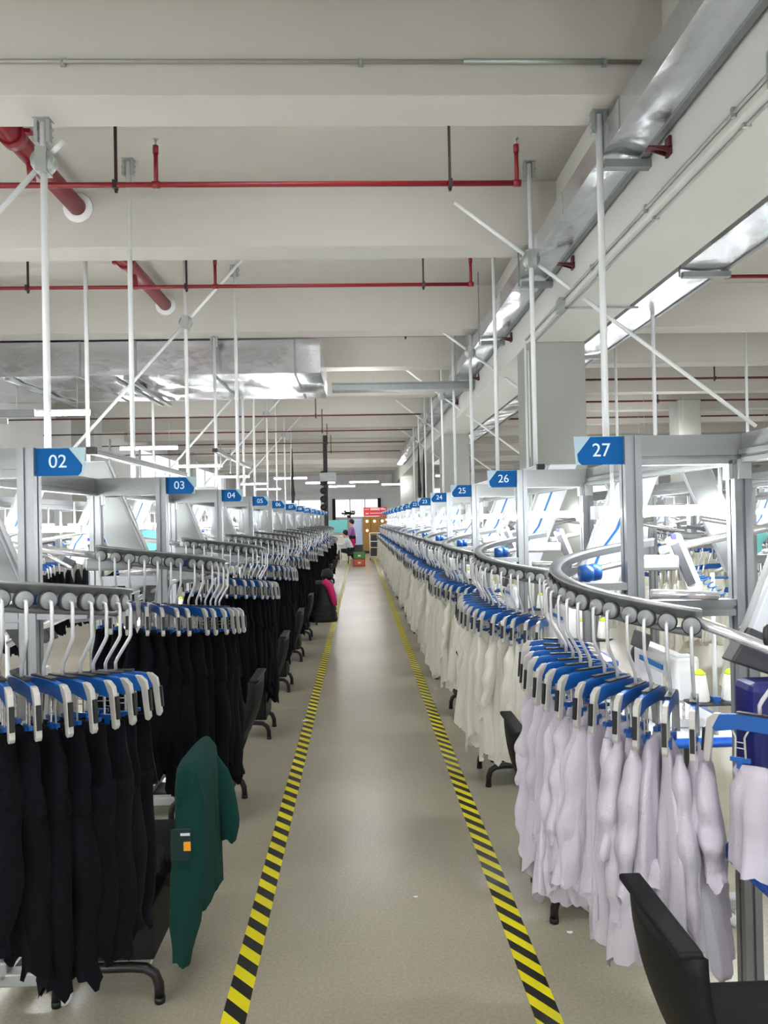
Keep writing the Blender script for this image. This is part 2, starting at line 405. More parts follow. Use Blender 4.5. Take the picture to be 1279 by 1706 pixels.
zduct(2.95, 3.35, EYE+2.22, EYE+2.44, YB, 30., (6.6,10.,13.), 'galvanised duct on the right side of the big girder')
for i, y in enumerate((4.25,6.2,8.76,11.2,13.6)):
    o = MB().bb((0,-.03,-.01),(-.14,.03,.0)).bb((-.005,-.03,-.05),(-.02,.03,.06)).prism([(0,0),(-.14,0),(0,-.045)], lambda a,c,dd:(a,dd,c), -.028, -.02).prism([(0,0),(-.14,0),(0,-.045)], lambda a,c,dd:(a,dd,c), .02, .028).build('angle_bracket','darkred')
    o.location = (gx0, y, EYE+2.15); tag(o, 'dark red angle bracket on the girder side, %s from the camera' % ORD[i], 'bracket', 'dark red brackets on the girder')
# girder conduits
r = empty('girder_conduit', (gx0,0,HG)); tag(r, 'pair of thin conduits along the lower edge of the girder', 'pipe')
MB().tube([(-.012,-2,.05),(-.012,8,.05)], .011, 8).build('pipe','conduit',r)
MB().tube([(.05,-2,-.012),(.05,8,-.012)], .009, 8).build('pipe','conduit',r)
for y in (2.4,3.5,4.6,5.7):
    MB().box((-.015,y,.05),(.02,.02,.05)).build('clip','zinc',r); MB().box((.05,y,-.012),(.04,.02,.02)).build('clip','zinc',r)
o = MB().box((-.03,6.55,.0),(.05,.12,.12)).tube([(0,6.55,-.02),(.68,6.55,-.02)],.01,8).build('junction_box','zinc'); o.location=(gx0,0,HG); tag(o,'small metal junction box on the girder corner with a pipe across the underside','junction box')
o = MB().box((-.03,3.05,.02),(.07,.14,.16)).tube([(-.03,3.05,.1),(-.05,3.0,.35),(-.2,2.9,.6)],.014,8).build('junction_box','zinc'); o.location=(gx0,0,HG); tag(o,'metal junction box on the girder at the right edge of the photo','junction box')
o = MB().tube([(-.05,-.02,0),(-.05,-.02,HG-.02)],.014,8).tube([(-.02,-.02,0),(-.02,-.02,HG-.1)],.012,8).build('column_conduit','pole'); o.location=(gx0,7.88,0); tag(o,'pair of white conduits up the left edge of the nearest column','pipe')
# wide cross duct at left
r = empty('cross_duct', (-3.7,10.1,EYE+2.03)); tag(r, 'wide rectangular galvanised duct across the left ceiling', 'duct')
rows = []; rnd = random.Random(5)
for i in range(55):
    x = -3.25+6.45*i/54; row = []
    for j in range(13):
        y = 2.1*j/12; e = sin(pi*j/12)
        row.append((x, y, e*.022*(sin(x*3.1+y*2)+.7*sin(x*6.3-y*5)+.5*sin(y*9+x*4))))
    rows.append(row)
MB().grid(rows, closed=False).add([(-3.25,0,0),(-3.25,0,.46),(-3.25,2.1,.46),(-3.25,2.1,0),(3.2,0,0),(3.2,0,.46),(3.2,2.1,.46),(3.2,2.1,0)],[(0,1,5,4),(1,2,6,5),(2,3,7,6),(0,1,2,3),(4,5,6,7)]).build('sheet','galv',r)
b = MB()
for x in (-2.9,-1.15,-.05,.7,1.75,2.85): b.bb((x-.012,-.012,-.02),(x+.012,2.11,.47))
b.build('seam_band','galvdark',r)
for x in (-1.0,.42,.56):
    MB().bb((x,-.1,-.07),(x+.05,2.3,-.03)).build('support_strut','galvdark',r)
# small tray beyond
o = MB().bb((0,0,0),(2.6,.25,.10)).bb((0,-.02,.10),(2.6,.27,.12)).build('cable_tray','galvdark'); o.location=(-.4,11.6,EYE+2.05); tag(o,'grey cable tray crossing to the girder behind the wide duct','cable tray')
r = empty('pipe_bracket_rail', (-6.,9.6,EYE+1.42)); tag(r,'grey steel channel arm on the left wall below the wide duct','bracket')
MB().bb((-1.,0,0),(1.85,.06,.09)).build('channel','galvdark',r); MB().bb((-1.,.02,-.09),(1.5,.05,-.02)).build('lower_channel','conduit',r)

# suspended LED lamps
def make_lamp(L, wl=1.45, refl=False):
    r = empty('ceiling_lamp'); tag(r, None, 'ceiling lamp')
    if refl: MB().prism([(-.06,.012),(-.10,-.10),(-.095,-.10),(-.055,.007),(.055,.007),(.095,-.10),(.10,-.10),(.06,.012)], PX(0,0), -L/2, L/2).build('reflector','white',r)  # skirts of the added lamps, keeping their light off the beam faces
    MB().bb((-L/2,-.018,.012),(L/2,.018,.05)).build('housing','white',r,bevel=.004)
    MB().tube([(-L/2+.01,0,-.012),(L/2-.01,0,-.012)],.024,12).build('led_tube','led',r)
    for q in (-1,1): MB().tube([(q*L*.35,0,.05),(q*L*.35,0,wl)],.004,6).build('suspension_wire','wire',r)
    return r
proto = make_lamp(1.2); first = True
low = make_lamp(1.2,.43); added_trough = make_lamp(1.2,1.45,True); tfirst = True
seq = [(-4.36, y) for y in (-2.,.5,3.,5.5,10.5,15.5,20.5,25.5,30.5,35.5)] + [(6.5, y) for y in (-2.,.5,3.,5.5,8.,15.5,18.,20.5,25.5,30.5,35.5)] + [(10.5,y) for y in (3.,8.,13.,18.,25.,32.)] + [(0.,y) for y in (-2.4,-.6,1.1)] + [(-2.2,-1.5),(3.6,-1.5)] + [(-1.6,30.5),(.2,30.5),(1.6,33.),(-.8,34.),(-2.5,27.),(3.4,27.)]  # entries nearest the camera are out of view, added for light balance
seqn = {}
for x, y in seq:
    if (x,y) == (-4.36,10.5): o = low; o.location = (x,y,EYE+1.59)
    elif x in (0.,-2.2,3.6) and y < 3: o = inst(added_trough, (x,y,EYE+1.59), 0, tfirst); tfirst = False  # added lamps out of view, put in to light the near floor
    else: o = inst(proto, (x,y,EYE+1.59), 0, first); first = False
    side = 'left row' if x < -3 else ('inner right row' if x == 6.5 else ('outer right row' if x == 10.5 else ('hidden' if y < 3 else 'group')))
    seqn[side] = seqn.get(side, 0)+1
    if side == 'hidden': tag(o, 'white LED batten lamp hanging over the near end of the aisle, above the camera', 'ceiling lamp', 'hanging LED lamps')
    elif side == 'group':
        tag(o, 'white LED batten lamp in the cluster hanging near the far wall', 'ceiling lamp', 'hanging LED lamps')
    else: tag(o, 'white LED batten lamp hanging in the %s, %s from the camera' % (side, ORD[seqn[side]-1]), 'ceiling lamp', 'hanging LED lamps')
p2 = make_lamp(.78)
p2.location = (.03,12.6,EYE+2.29-.02); 
for c in list(p2.children):
    if c.name.startswith('suspension'): bpy.data.objects.remove(c)
for q in (-1,1): MB().tube([(q*.25,0,.05),(q*.25,0,.78)],.004,6).build('suspension_wire','wire',p2)
tag(p2,'short LED batten lamp hanging just past the end of the wide cross duct','ceiling lamp')

# batten lamps added to brighten the mid aisle, hidden from view behind the beams
for i, y in enumerate(ys[2:13]):
    r = empty('ceiling_batten', (.1, y+.62, HC)); tag(r, 'LED batten fixed to the slab over the aisle, behind the %s beam' % ORD[i], 'ceiling lamp', 'slab battens over the aisle')
    MB().bb((-.6,-.03,-.05),(.6,.03,0)).build('housing','white',r); MB().bb((-.58,-.025,-.075),(.58,.025,-.05)).build('led_tube','batten',r,bevel=.01)
# hanging poles with braces
def pole(x, y, top, bottom, side, k, brace):
    r = empty('support_pole', (x,y,bottom)); tag(r, 'white round pole hanging from the ceiling on the %s, %s from the camera' % (side, ORD[k]), 'support pole', 'white poles holding the overhead line')
    L = top-bottom
    MB().tube([(0,0,0),(0,0,L-.02)], .021, 12).build('pole','pole',r)
    MB().bb((-.05,-.04,L-.006),(.05,.04,L)).bb((-.05,-.02,L-.14),(-.03,.02,L)).bb((.022,-.02,L-.14),(.045,.02,L)).tube([(-.06,0,L-.06),(.06,0,L-.06)],.007,6).tube([(-.06,0,L-.11),(.06,0,L-.11)],.007,6).build('top_bracket','zinc',r)
    if brace:
        hz = EYE+2.24-bottom; sg = -1 if side == 'left' else 1
        s0, s1 = brace
        MB().lathe([(0,-.035),(.07,-.035),(.075,-.02),(.075,.02),(.07,.035),(0,.035)], (0,0,hz), 20, 'y').box((0,0,hz),(.07,.10,.15)).build('joint_clamp','zinc',r)
        sl = 1.1 if side == 'left' else .76
        MB().tube([(-sg*s0,.0,hz+s0*sl),(-sg*.05,0,hz+.05*sl)],.017,10).build('upper_brace','pole',r)
        MB().tube([(sg*.05,0,hz-.05*sl),(sg*s1,0,hz-s1*sl)],.017,10).build('lower_brace','pole',r)
lp = [4.58, 6.28, 8.28, 9.9, 12.25, 13.5, 15.4, 17.1, 19., 20.8]
for i, y in enumerate(lp):
    onbeam = any(b0 <= y <= b0+.34 for b0 in ys)
    pole(-1.9, y, HB if onbeam else HC, EYE+.3, 'left', i, (.12,1.2) if i == 0 else ((.69,1.3) if i % 2 == 0 else None))
rp = [4.5, 6.35, 8.1, 9.9, 11.7, 13.4, 15.2, 16.9, 18.7, 20.5]
for i, y in enumerate(rp):
    onbeam = any(b0 <= y <= b0+.34 for b0 in ys)
    pole(1.53 if i != 0 else 1.525, y, HB if onbeam else HC, EYE+.3, 'right', i, (.66,1.95) if i % 2 == 1 else None)
for i, (x, y) in enumerate(((-2.75,7.6),(-1.45,8.9),(3.3,8.1),(5.3,8.35),(3.9,11.),(5.9,11.),(4.5,14.5),(-3.3,12.))):
    pole(x, y, HC, EYE+.3, 'far left' if x < 0 else 'far right', i, None)
# overhead tracks
def track(x, h, y0, y1, lab):
    r = empty('overhead_track', (x,y0,EYE+h)); tag(r, lab, 'overhead rail', 'overhead aluminium tracks')
    MB().prism(profile_outline(.06,.045), PY(0,0), 0, y1-y0).build('beam','alu',r)
    MB().box((0,-.02,0),(.062,.045,.05)).build('end_cap','black',r)
    for q in (.35, 1.1):
        MB().tube([(.0,q,-.22),(0,q,.12)],.008,8).build('threaded_rod','zinc',r)
track(-1.85,.52,5.2,7.9,'aluminium overhead track with black end cap behind sign 02')
track(-1.85,.94,9.6,12.6,'higher aluminium overhead track with black end cap above sign 04')
track(-1.9,.36,13.,22.,'long overhead track at far left over the station frames')
track(1.53,.42,6.2,23.,'long overhead track over the right row of stations')

# ------------------------------------------------------------------ station prototypes (local: +x away from the aisle, +y along, z up)
PITCH = 1.55; R = .42
POST, CORNER = .84, 1.18
def arc(th, r=R): return (1.03 + r*cos(th), r*sin(th))
def hgt(th):   # wheel height along the loop, th from 80deg (in) to 285deg (out)
    t = (math.degrees(th)-80)/168; return 1.475 - .165*t
def make_frame(post_bottom):
    r = empty('conveyor_gantry'); tag(r, None, 'frame')
    MB().prism(profile_outline(.052,.055), PZ(POST,0), post_bottom, 1.845).build('sign_post','alu',r)
    MB().prism(profile_outline(.055,.055), PZ(CORNER,0), 0, 1.75).build('corner_post','alu',r)
    MB().prism(profile_outline(.04,.045), PX(0,1.775), POST+.026, CORNER+.03).bb((POST+.026,-.012,1.797),(CORNER+.03,.012,1.845)).build('header_beam','alud',r)
    MB().prism(profile_outline(.045,.04), PY(CORNER+.01,1.775), -PITCH+.022, -.028).bb((CORNER-.002,-PITCH+.022,1.797),(CORNER+.022,-.028,1.845)).build('side_beam','alud',r)
    MB().prism(profile_outline(.045,.045), PX(0,1.335), .66, POST-.026).prism(profile_outline(.045,.022,0,0), PX(0,1.382), .66, POST-.026).build('rail_arm','alu',r)
    MB().prism(profile_outline(.045,.05), PX(0,1.31), POST+.03, CORNER-.028).build('lower_beam','alu',r)
    MB().tube([(POST+.04,-.04,1.36),(CORNER-.1,-.05,1.35)],.014,10).build('air_cylinder','chrome',r)
    MB().box((CORNER,-.034,1.735),(.04,.012,.06)).box((CORNER-.034,0,1.735),(.012,.04,.06)).build('corner_bracket','zinc',r)
    return r
def make_rail():
    r = empty('conveyor_rail'); tag(r, None, 'conveyor rail')
    rows = []; low = []
    for i in range(49):
        th = radians(84+164*i/48); h = hgt(th)+.03
        sec = []
        for dr, dz in ((-.012,-.016),(.008,-.016),(.008,.004),(.016,.006),(.016,.014),(-.020,.014),(-.020,.006),(-.012,.004)):
            x, y = arc(th, R+dr); sec.append((x, y, h+dz))
        rows.append(sec)
        x, y = arc(th, R-.035); low.append((x, y, h-.055))
    MB().grid(rows, True, cap=True).build('curved_rail','rail',r)
    MB().tube(low, .011, 8).build('guide_rail','rail',r)
    x, y = arc(radians(80)); 
    MB().tube([(x-.01,y-.02,1.47),(x+.12,y+.02,1.49),(x+.62,y+.08,1.575)],.0155,12).build('infeed_tube','chrome',r)
    x, y = arc(radians(247))
    MB().tube([(x-.01,y+.005,1.325),(x+.10,y-.045,1.28),(x+.30,y-.13,1.19)],.015,12).build('outfeed_tube','chrome',r)
    x, y = arc(radians(94), R-.06)
    MB().bb((x-.06,y-.03,1.40),(x+.13,y+.04,1.455)).build('switch_housing','alud',r,bevel=.012)
    MB().lathe([(0,-.02),(.026,-.02),(.03,0),(.026,.02),(0,.02)], arc(radians(150),R-.09)+(1.41,), 16, 'x').lathe([(0,-.02),(.026,-.02),(.03,0),(.026,.02),(0,.02)], arc(radians(140),R-.10)+(1.41,), 16, 'x').build('return_wheel','blue',r)
    return r
def make_lift():
    r = empty('lift_conveyor'); tag(r, None, 'conveyor'); r.rotation_euler = (0,0,0)
    ln = .41; W2 = .19; z0, z1 = 1.265, 1.96
    def f(a, b, dd): return (1.03 + a + (b)*ln, -.30 + dd, z0 + b)       # a across, b up
    b = MB(); b.prism([(0,0),(W2,-.06),(W2,z1-z0),(0,z1-z0)], f, -.02, .02); b.build('panel','lift',r,bevel=.006)
    MB().prism([(.006,.006),(W2-.006,-.05),(W2-.006,z1-z0-.006),(.006,z1-z0-.006)], f, .0195, .0225).build('back_plate','alud',r)  # grey sheet over the rear face; the front stays white
    def strip(pts, w, d0, d1):
        m = MB()
        for (a0,b0),(a1,b1) in zip(pts[:-1], pts[1:]):
            m.prism([(a0-w,b0),(a0+w,b0),(a1+w,b1),(a1-w,b1)], f, d0, d1)
        return m
    strip([(.045,.01),(.045,.16),(.085,.27),(.085,.6)], .007, -.0225, -.0195).build('blue_stripe','stripe',r)
    MB().prism([(-.03,-.06),(.10,-.10),(.12,-.02),(-.01,.03)], f, -.03, .03).build('foot_block','dgrey',r,bevel=.006)
    MB().tube([f(-.012,.0,0), f(-.012,.69,0)], .009, 8).build('edge_tube','pole',r)
    m = MB()
    for q in (.11,.125,.14): m.prism([(q,.10),(q+.008,.10),(q+.008,.112),(q,.112)], f, -.0225, -.0195)
    m.build('logo_mark','blue',r)
    return r
def make_worklight(L):
    r = empty('work_light'); tag(r, None, 'work light')
    MB().bb((-L/2,-.004,.013),(L/2,.004,.026)).build('housing','white',r)
    MB().tube([(-L/2+.01,0,0),(L/2-.01,0,0)],.010,10).build('tube','worklight',r)
    MB().box((-L/2,0,.005),(.018,.042,.045)).box((L/2,0,.005),(.018,.042,.045)).build('end_cap','white',r)
    for q in (L/2-.03,-L/2+.06): MB().tube([(q,0,.03),(q,0,.17)],.006,6).build('stem','pole',r)
    return r
def make_table():
    r = empty('sewing_table'); tag(r, None, 'table')
    def rr(x0,x1,y0,y1,c,n=5):
        p=[]
        for cx,cy,a in ((x1-c,y1-c,0),(x0+c,y1-c,90),(x0+c,y0+c,180),(x1-c,y0+c,270)):
            for i in range(n+1):
                t=radians(a+90*i/n); p.append((cx+c*cos(t),cy+c*sin(t)))
        return p
    MB().prism(rr(-.27,.27,-.31,.31,.06), lambda a,c,dd:(a,c,dd), .72, .752).build('table_top','tabletop',r)
    o1 = rr(-.295,.295,-.335,.335,.08); o2 = rr(-.27,.27,-.31,.31,.06); m = MB(); n = len(o1)
    vs = [(a,c,.725) for a,c in o1]+[(a,c,.748) for a,c in o1]+[(a,c,.753) for a,c in o2]+[(a,c,.715) for a,c in o2]
    fs = []
    for i in range(n):
        j=(i+1)%n
        for q0,q1 in ((0,1),(1,2),(3,0)): fs.append((q0*n+i,q0*n+j,q1*n+j,q1*n+i))
    m.add(vs,fs,0,True); m.build('blue_edge','tableedge',r)
    MB().box((.06,0,.52),(.16,.30,.38)).build('motor_box','dgrey',r,bevel=.012)
    for s in (-1,1):
        b = MB().box((0,s*.24,.42),(.05,.04,.60)); b.box((0,s*.24,.13),(.09,.05,.06)); b.box((0,s*.24,.10),(.50,.05,.045))
        l = b.build('leg','lgrey',r,bevel=.006)
        for q in (-1,1): MB().lathe([(0,-.012),(.028,-.012),(.03,0),(.028,.012),(0,.012)], (q*.22,s*.24,.03), 14,'y').box((q*.22,s*.24,.065),(.02,.034,.03)).build('caster','tip',l)
    MB().box((0,0,.10),(.09,.44,.03)).build('cross_bar','lgrey',r)
    MB().box((-.10,0,.07),(.20,.16,.02),Matrix.Rotation(-.15,3,'Y')).box((-.02,0,.095),(.02,.16,.03)).build('pedal','black',r)
    return r
def make_machine():
    r = empty('sewing_machine'); tag(r, None, 'sewing machine')
    MB().bb((-.09,-.2,0),(.09,.2,.035)).build('bed','white',r,bevel=.01)
    MB().bb((-.05,.10,.03),(.05,.2,.27)).bb((-.045,-.2,.19),(.045,.2,.28)).build('arm','white',r,bevel=.018)
    MB().bb((-.048,-.25,.11),(.048,-.16,.29)).build('head','white',r,bevel=.014)
    MB().tube([(0,-.2,.03),(0,-.2,.12)],.006,8).bb((-.015,-.212,.03),(.015,-.19,.04)).build('needle_bar','chrome',r)
    MB().lathe([(0,0),(.05,0),(.055,.012),(.05,.03),(.02,.035),(0,.035)],(0,.2,.22),20,'y').build('hand_wheel','dgrey',r)
    MB().bb((-.052,-.12,.215),(-.045,.12,.235)).build('blue_panel','stripe',r)
    MB().box((-.07,.05,.31),(.03,.13,.07),Matrix.Rotation(.3,3,'Y')).build('control_panel','dgrey',r,bevel=.005)
    return r
def make_stand(cones=True):
    r = empty('thread_stand'); tag(r, None, 'thread stand')
    MB().tube([(0,0,0),(0,0,.62)],.009,8).build('rod','pole',r)
    MB().lathe([(0,.12),(.05,.12),(.06,.128),(0,.13)],(-.06,0,0),16).lathe([(0,.12),(.05,.12),(.06,.128),(0,.13)],(.06,0,0),16).box((0,0,.115),(.14,.02,.01)).build('plate','dgrey',r)
    MB().box((0,0,.13),(.03,.03,.03)).tube([(-.08,0,.6),(.08,0,.6)],.005,6).build('clamp','blue',r)
    return r
def make_cone():
    r = empty('thread_cone'); tag(r, None, 'thread cone')
    MB().lathe([(0,0),(.034,0),(.036,.006),(.024,.095),(.022,.10),(0,.10)],(0,0,0),20).build('thread','thread',r)
    MB().lathe([(0,.099),(.021,.099),(.023,.106),(.014,.114),(.008,.12),(0,.12)],(0,0,0),16).build('cone_cap','lime',r)
    return r
def make_chair():
    r = empty('work_chair'); tag(r, None, 'chair')     # local +x is the sitting direction (away from the aisle), origin under backrest
    # backrest: curved shell
    rows = []
    NZ = 10
    for i in range(NZ+1):
        t = i/NZ; z = .40+.34*t; x = .10*(1-t)**2 - .0 ; hw = .17*(1 if t > .35 else (.72+.28*sin(t/.35*pi/2)))
        sec = []
        for j in range(9):
            q = -1+2*j/8; sec.append((x+.028*(q*q)*1.2-.034, q*hw, z))
        for j in range(9):
            q = 1-2*j/8; sec.append((x+.028*(q*q)*1.2-.002, q*hw*.97, z-.002))
        rows.append(sec)
    MB().grid(rows, True, cap=True).build('backrest','chair',r,bevel=0)
    MB().bb((-.028,-.165,.735),(.024,.165,.752)).build('backrest_rim','chair',r,bevel=.006)
    MB().box((.075,0,.42),(.04,.05,.22),Matrix.Rotation(-.35,3,'Y')).build('back_support','steelb',r)
    MB().bb((.09,-.19,.435),(.47,.19,.475)).build('seat','chairc',r,bevel=.016)
    m = MB()
    m.bb((.13,-.16,.14),(.45,.16,.15)); m.bb((.13,-.16,.14),(.14,.16,.32)); m.bb((.44,-.16,.14),(.45,.16,.32)); m.bb((.13,-.16,.14),(.45,-.15,.32)); m.bb((.13,.15,.14),(.45,.16,.32))
    m.build('storage_box','chair',r)
    for s in (-1,1):
        y = s*.165; p = [(.11,y,.018),(.112,y,.06),(.125,y,.095),(.155,y,.115),(.2,y,.12),(.36,y,.12),(.41,y,.115),(.435,y,.095),(.448,y,.06),(.45,y,.018)]
        f = MB().tube(p,.0165,10).build('foot','steelb',r)
        for q in (.11,.45): MB().tube([(q,y,0),(q,y,.02)],.018,10).build('rubber_foot','black',f)
        MB().tube([(.28,y,.12),(.28,y,.437)],.014,8).build('upright','steelb',r)
    w = MB()
    for i in range(6): w.tube([(.14+.06*i,-.16,.128),(.14+.06*i,.16,.128)],.003,5)
    w.build('wire_shelf','wire',r)
    return r
def make_terminal():
    r = empty('station_terminal'); tag(r, None, 'control terminal')
    rot = Matrix.Rotation(-.38,3,'Y')
    MB().box((0,0,0),(.055,.035,.22),rot).build('body','white',r,bevel=.008)
    MB().box((-.012,-.02,.0),(.03,.006,.16),rot).build('screen','dgrey',r)
    MB().box((-.045,-.019,.10),(.018,.01,.018)).build('indicator','blueled',r)
    pts = []
    for i in range(90):
        t = i/89; a = t*2*pi*11
        pts.append((.03+.17*t+.012*cos(a), .012*sin(a), -.02-.15*t+.006*cos(a)))
    MB().tube(pts,.0028,5).build('coiled_hose','coil',r)
    return r
def make_hanger():
    r = empty('clip_hanger'); tag(r, None, 'hanger')     # origin at wheel centre, +x outward
    w = MB().lathe([(0,.006),(.020,.006),(.0215,.003),(.0215,-.006),(0,-.006)],(.018,0,0),18,'x').build('wheel','wheel',r)
    MB().lathe([(.021,-.010),(.0245,-.010),(.0245,.002),(.021,.002)],(.016,0,0),18,'x').build('tyre','tyre',w)
    MB().tube([(.02,0,0),(.032,0,-.004),(.034,0,-.02),(.034,0,-.09),(.030,0,-.10),(-.004,0,-.155),(-.010,0,-.168),(-.010,0,-.195)],.0048,8).build('rod','hrod',r)
    # bar, centred x=-.01
    c = -.010; hw = .112
    top = [(c-hw+.0,-.232),(c-hw+.004,-.214),(c-hw+.016,-.202),(c-hw+.04,-.197),(c-.03,-.193),(c+.03,-.193),(c+hw-.04,-.197),(c+hw-.016,-.202),(c+hw-.004,-.214),(c+hw,-.232)]
    bot = [(c+hw-.012,-.243),(c+.05,-.231),(c-.05,-.231),(c-hw+.012,-.243)]
    MB().prism(top+bot, lambda a,b2,dd:(a,dd,b2), -.007, .007).build('bar','blue',r,bevel=.002)
    MB().prism([(c-.05,-.1925),(c-.05,-.1885),(c+.05,-.1885),(c+.05,-.1925)], lambda a,b2,dd:(a,dd,b2), -.0085, .0085).build('bar_cap','black',r)
    for s in (-1,1):
        o = [(hw-.026,-.198),(hw-.010,-.200),(hw+.006,-.214),(hw+.010,-.235),(hw+.018,-.312),(hw+.012,-.322),(hw+.002,-.318),(hw-.008,-.235),(hw-.014,-.222)]
        o = [(c+s*a, z) for a, z in o]
        a = MB().prism(o, lambda a,b2,dd:(a,dd,b2), -.0072, .0072).build('end_arm','arm',r,bevel=.002)
        MB().prism([(c+s*(hw+.0115),-.238),(c+s*(hw+.0175),-.238),(c+s*(hw+.0215),-.295),(c+s*(hw+.015),-.295)], lambda a,b2,dd:(a,dd,b2), -.0055, .0055).build('grip','black',a)
        wx = c+s*.045
        MB().tube([(wx-.022,0,-.225),(wx-.010,0,-.25),(wx-.012,0,-.30),(wx,0,-.318),(wx+.012,0,-.30),(wx+.010,0,-.25),(wx+.022,0,-.225)],.0026,6).tube([(wx-.010,0,-.262),(wx+.010,0,-.262)],.0014,5).tube([(wx-.010,0,-.276),(wx+.010,0,-.276)],.0014,5).build('clip_wire','wire',r)
        MB().box((wx,0,-.303),(.045,.010,.010)).box((wx,0,-.312),(.014,.014,.022)).build('clip','blue',r)
    return r

# ------------------------------------------------------------------ garments
def tube_cloth(mb, path, rx, ry, seed, n=28, folds=5, amp=.18, hem=.02, twist=0., mi=0, closed_top=True):
    rnd = random.Random(seed); ph = [rnd.uniform(0,6.28) for _ in range(6)]; rows = []
    N = len(path)
    for i, p in enumerate(path):
        t = i/(N-1); row = []
        for k in range(n):
            a = 2*pi*k/n
            m = 1 + amp*(t**.6)*((1.6*abs(sin(folds*a/2+ph[0]+t*.8))-.9)+.55*(1.6*abs(sin((folds+1)*a+ph[1]-t*1.3))-.9)+.4*sin(3*a+ph[2]+1.6*t)+.25*sin((folds+2)*a-ph[3]+3*t)*sin(3*t+ph[4]))
            m2 = m + .05*sin(t*8+ph[3]+2*a)*(t*(1-t)*2)
            x = rx[i]*cos(a)*(1+.35*(m-1)); y = ry[i]*sin(a)*m2 + .35*ry[i]*sin(folds*a*.5+ph[4]+t)*amp
            if twist: x, y = x*cos(twist*t)-y*sin(twist*t), x*sin(twist*t)+y*cos(twist*t)
            z = p[2] - (hem*(t**6)*(sin(2*a+ph[5])+.5*sin(5*a+ph[1])) if t > .5 else 0)
            row.append((p[0]+x, p[1]+y, z))
        rows.append(row)
    mb.grid(rows, True, mi)
    if closed_top:
        mb.f.append([len(mb.v)-len(rows)*n+k for k in range(n)]); mb.mi.append(mi); mb.sm.append(True)
def interp(keys, t):
    for (t0,v0),(t1,v1) in zip(keys[:-1],keys[1:]):
        if t <= t1: u = (t-t0)/(t1-t0); u = u*u*(3-2*u); return v0+(v1-v0)*u
    return keys[-1][1]
def shirt_mesh(seed, L, matn, sleeves=2, ruffle=False, wide=1.0):
    # hangs from the clips; origin at the clip line, -z down, +x along the hanger bar
    rnd = random.Random(seed); b = MB(); c = -.01; N = 22
    w0 = .075+rnd.uniform(-.01,.01); w1 = (.086+rnd.uniform(-.012,.018))*wide
    path = [(c+.01*sin(3*i/N+seed), .006*sin(5*i/N+seed), -L*i/(N-1)) for i in range(N)]
    rx = [interp([(0,w0*.7),(.06,w0*.82),(.3,w1*1.0),(1,w1*1.22)], i/(N-1)) for i in range(N)]
    ry = [interp([(0,.007),(.08,.018),(.5,.042),(1,.062)], i/(N-1))*wide for i in range(N)]
    tube_cloth(b, path, rx, ry, seed, 48, 6, .34, .035*rnd.uniform(.6,1.4), rnd.uniform(-.15,.15))
    for s in range(sleeves):
        sg = -1 if s == 0 else 1
        sx = c+sg*(w0*.85+rnd.uniform(0,.015)); sy = rnd.choice((-1,1))*.02; LL = L*rnd.uniform(.5,.92); M_ = 26
        dx = sg*rnd.uniform(0.0,.035); dy = sy*rnd.uniform(.8,1.8)
        pth = [(sx+dx*i/(M_-1)+.008*sin(i*.7+seed), sy+dy*i/(M_-1), -.02-LL*i/(M_-1)) for i in range(M_)]
        cuff = rnd.random() < .6
        r0 = [interp([(0,.012),(.15,.034),(.6,.042),(.84,.028 if cuff else .040),(1,.030 if cuff else .042)], i/(M_-1))*(1.13 if i == M_-5 else 1) for i in range(M_)]
        tube_cloth(b, pth, r0, [q*.62 for q in r0], seed*7+s, 18, 3, .22, .012, rnd.uniform(-.6,.6))
    if ruffle:
        z0 = -L*.62; pth = [(c-.015,-.035,z0), (c-.015,-.036,z0-.004)]+[(c-.015,-.037-.002*i,z0-.01-.0125*i) for i in range(6)]
        tube_cloth(b, pth, [.088,.094]+[.096+.004*i for i in range(6)], [.04,.048]+[.05+.003*i for i in range(6)], seed+3, 30, 7, .12, .01)
    return b.mesh('shirt_cloth', matn)
def trouser_mesh(seed, L, matn):
    rnd = random.Random(seed); b = MB(); c = -.01; N = 10
    w0 = .088
    Lh = L*.33
    path = [(c, .004*sin(i+seed), -Lh*i/(N-1)) for i in range(N)]
    rx = [w0*(1+.18*i/(N-1)) for i in range(N)]; ry = [.009+.036*(i/(N-1))**.6 for i in range(N)]
    tube_cloth(b, path, rx, ry, seed, 30, 5, .16, .0)
    for sg in (-1,1):
        M_ = 20; sp = rnd.uniform(-.012,.03); wob = rnd.uniform(0,6); yo = rnd.uniform(-.02,.02)
        LL = L*.74+rnd.uniform(-.05,.04)*L
        pth = [(c+sg*(.048+sp*i/(M_-1))+.006*sin(i*.45+wob), yo*i/(M_-1)+.006*sin(i*.5+wob*2), -Lh*.78-LL*i/(M_-1)) for i in range(M_)]
        r0 = [interp([(0,.050),(.4,.053),(.8,.046),(.92,.038),(1,.044)], i/(M_-1)) for i in range(M_)]
        tube_cloth(b, pth, r0, [q*.78 for q in r0], seed*3+sg, 22, 4, .2, .018, rnd.uniform(-.5,.5))
    return b.mesh('trouser_cloth', matn)
LAV = [shirt_mesh(21+i, .50+.03*(i % 3), 'lav', 2, i in (0,3,5)) for i in range(7)]
CRM = [shirt_mesh(51+i, .54+.025*(i % 4), 'cream', 1+i % 2, False, 1.05) for i in range(6)]
NVY = [trouser_mesh(81+i, .62+.025*(i % 3), 'navy') for i in range(6)]

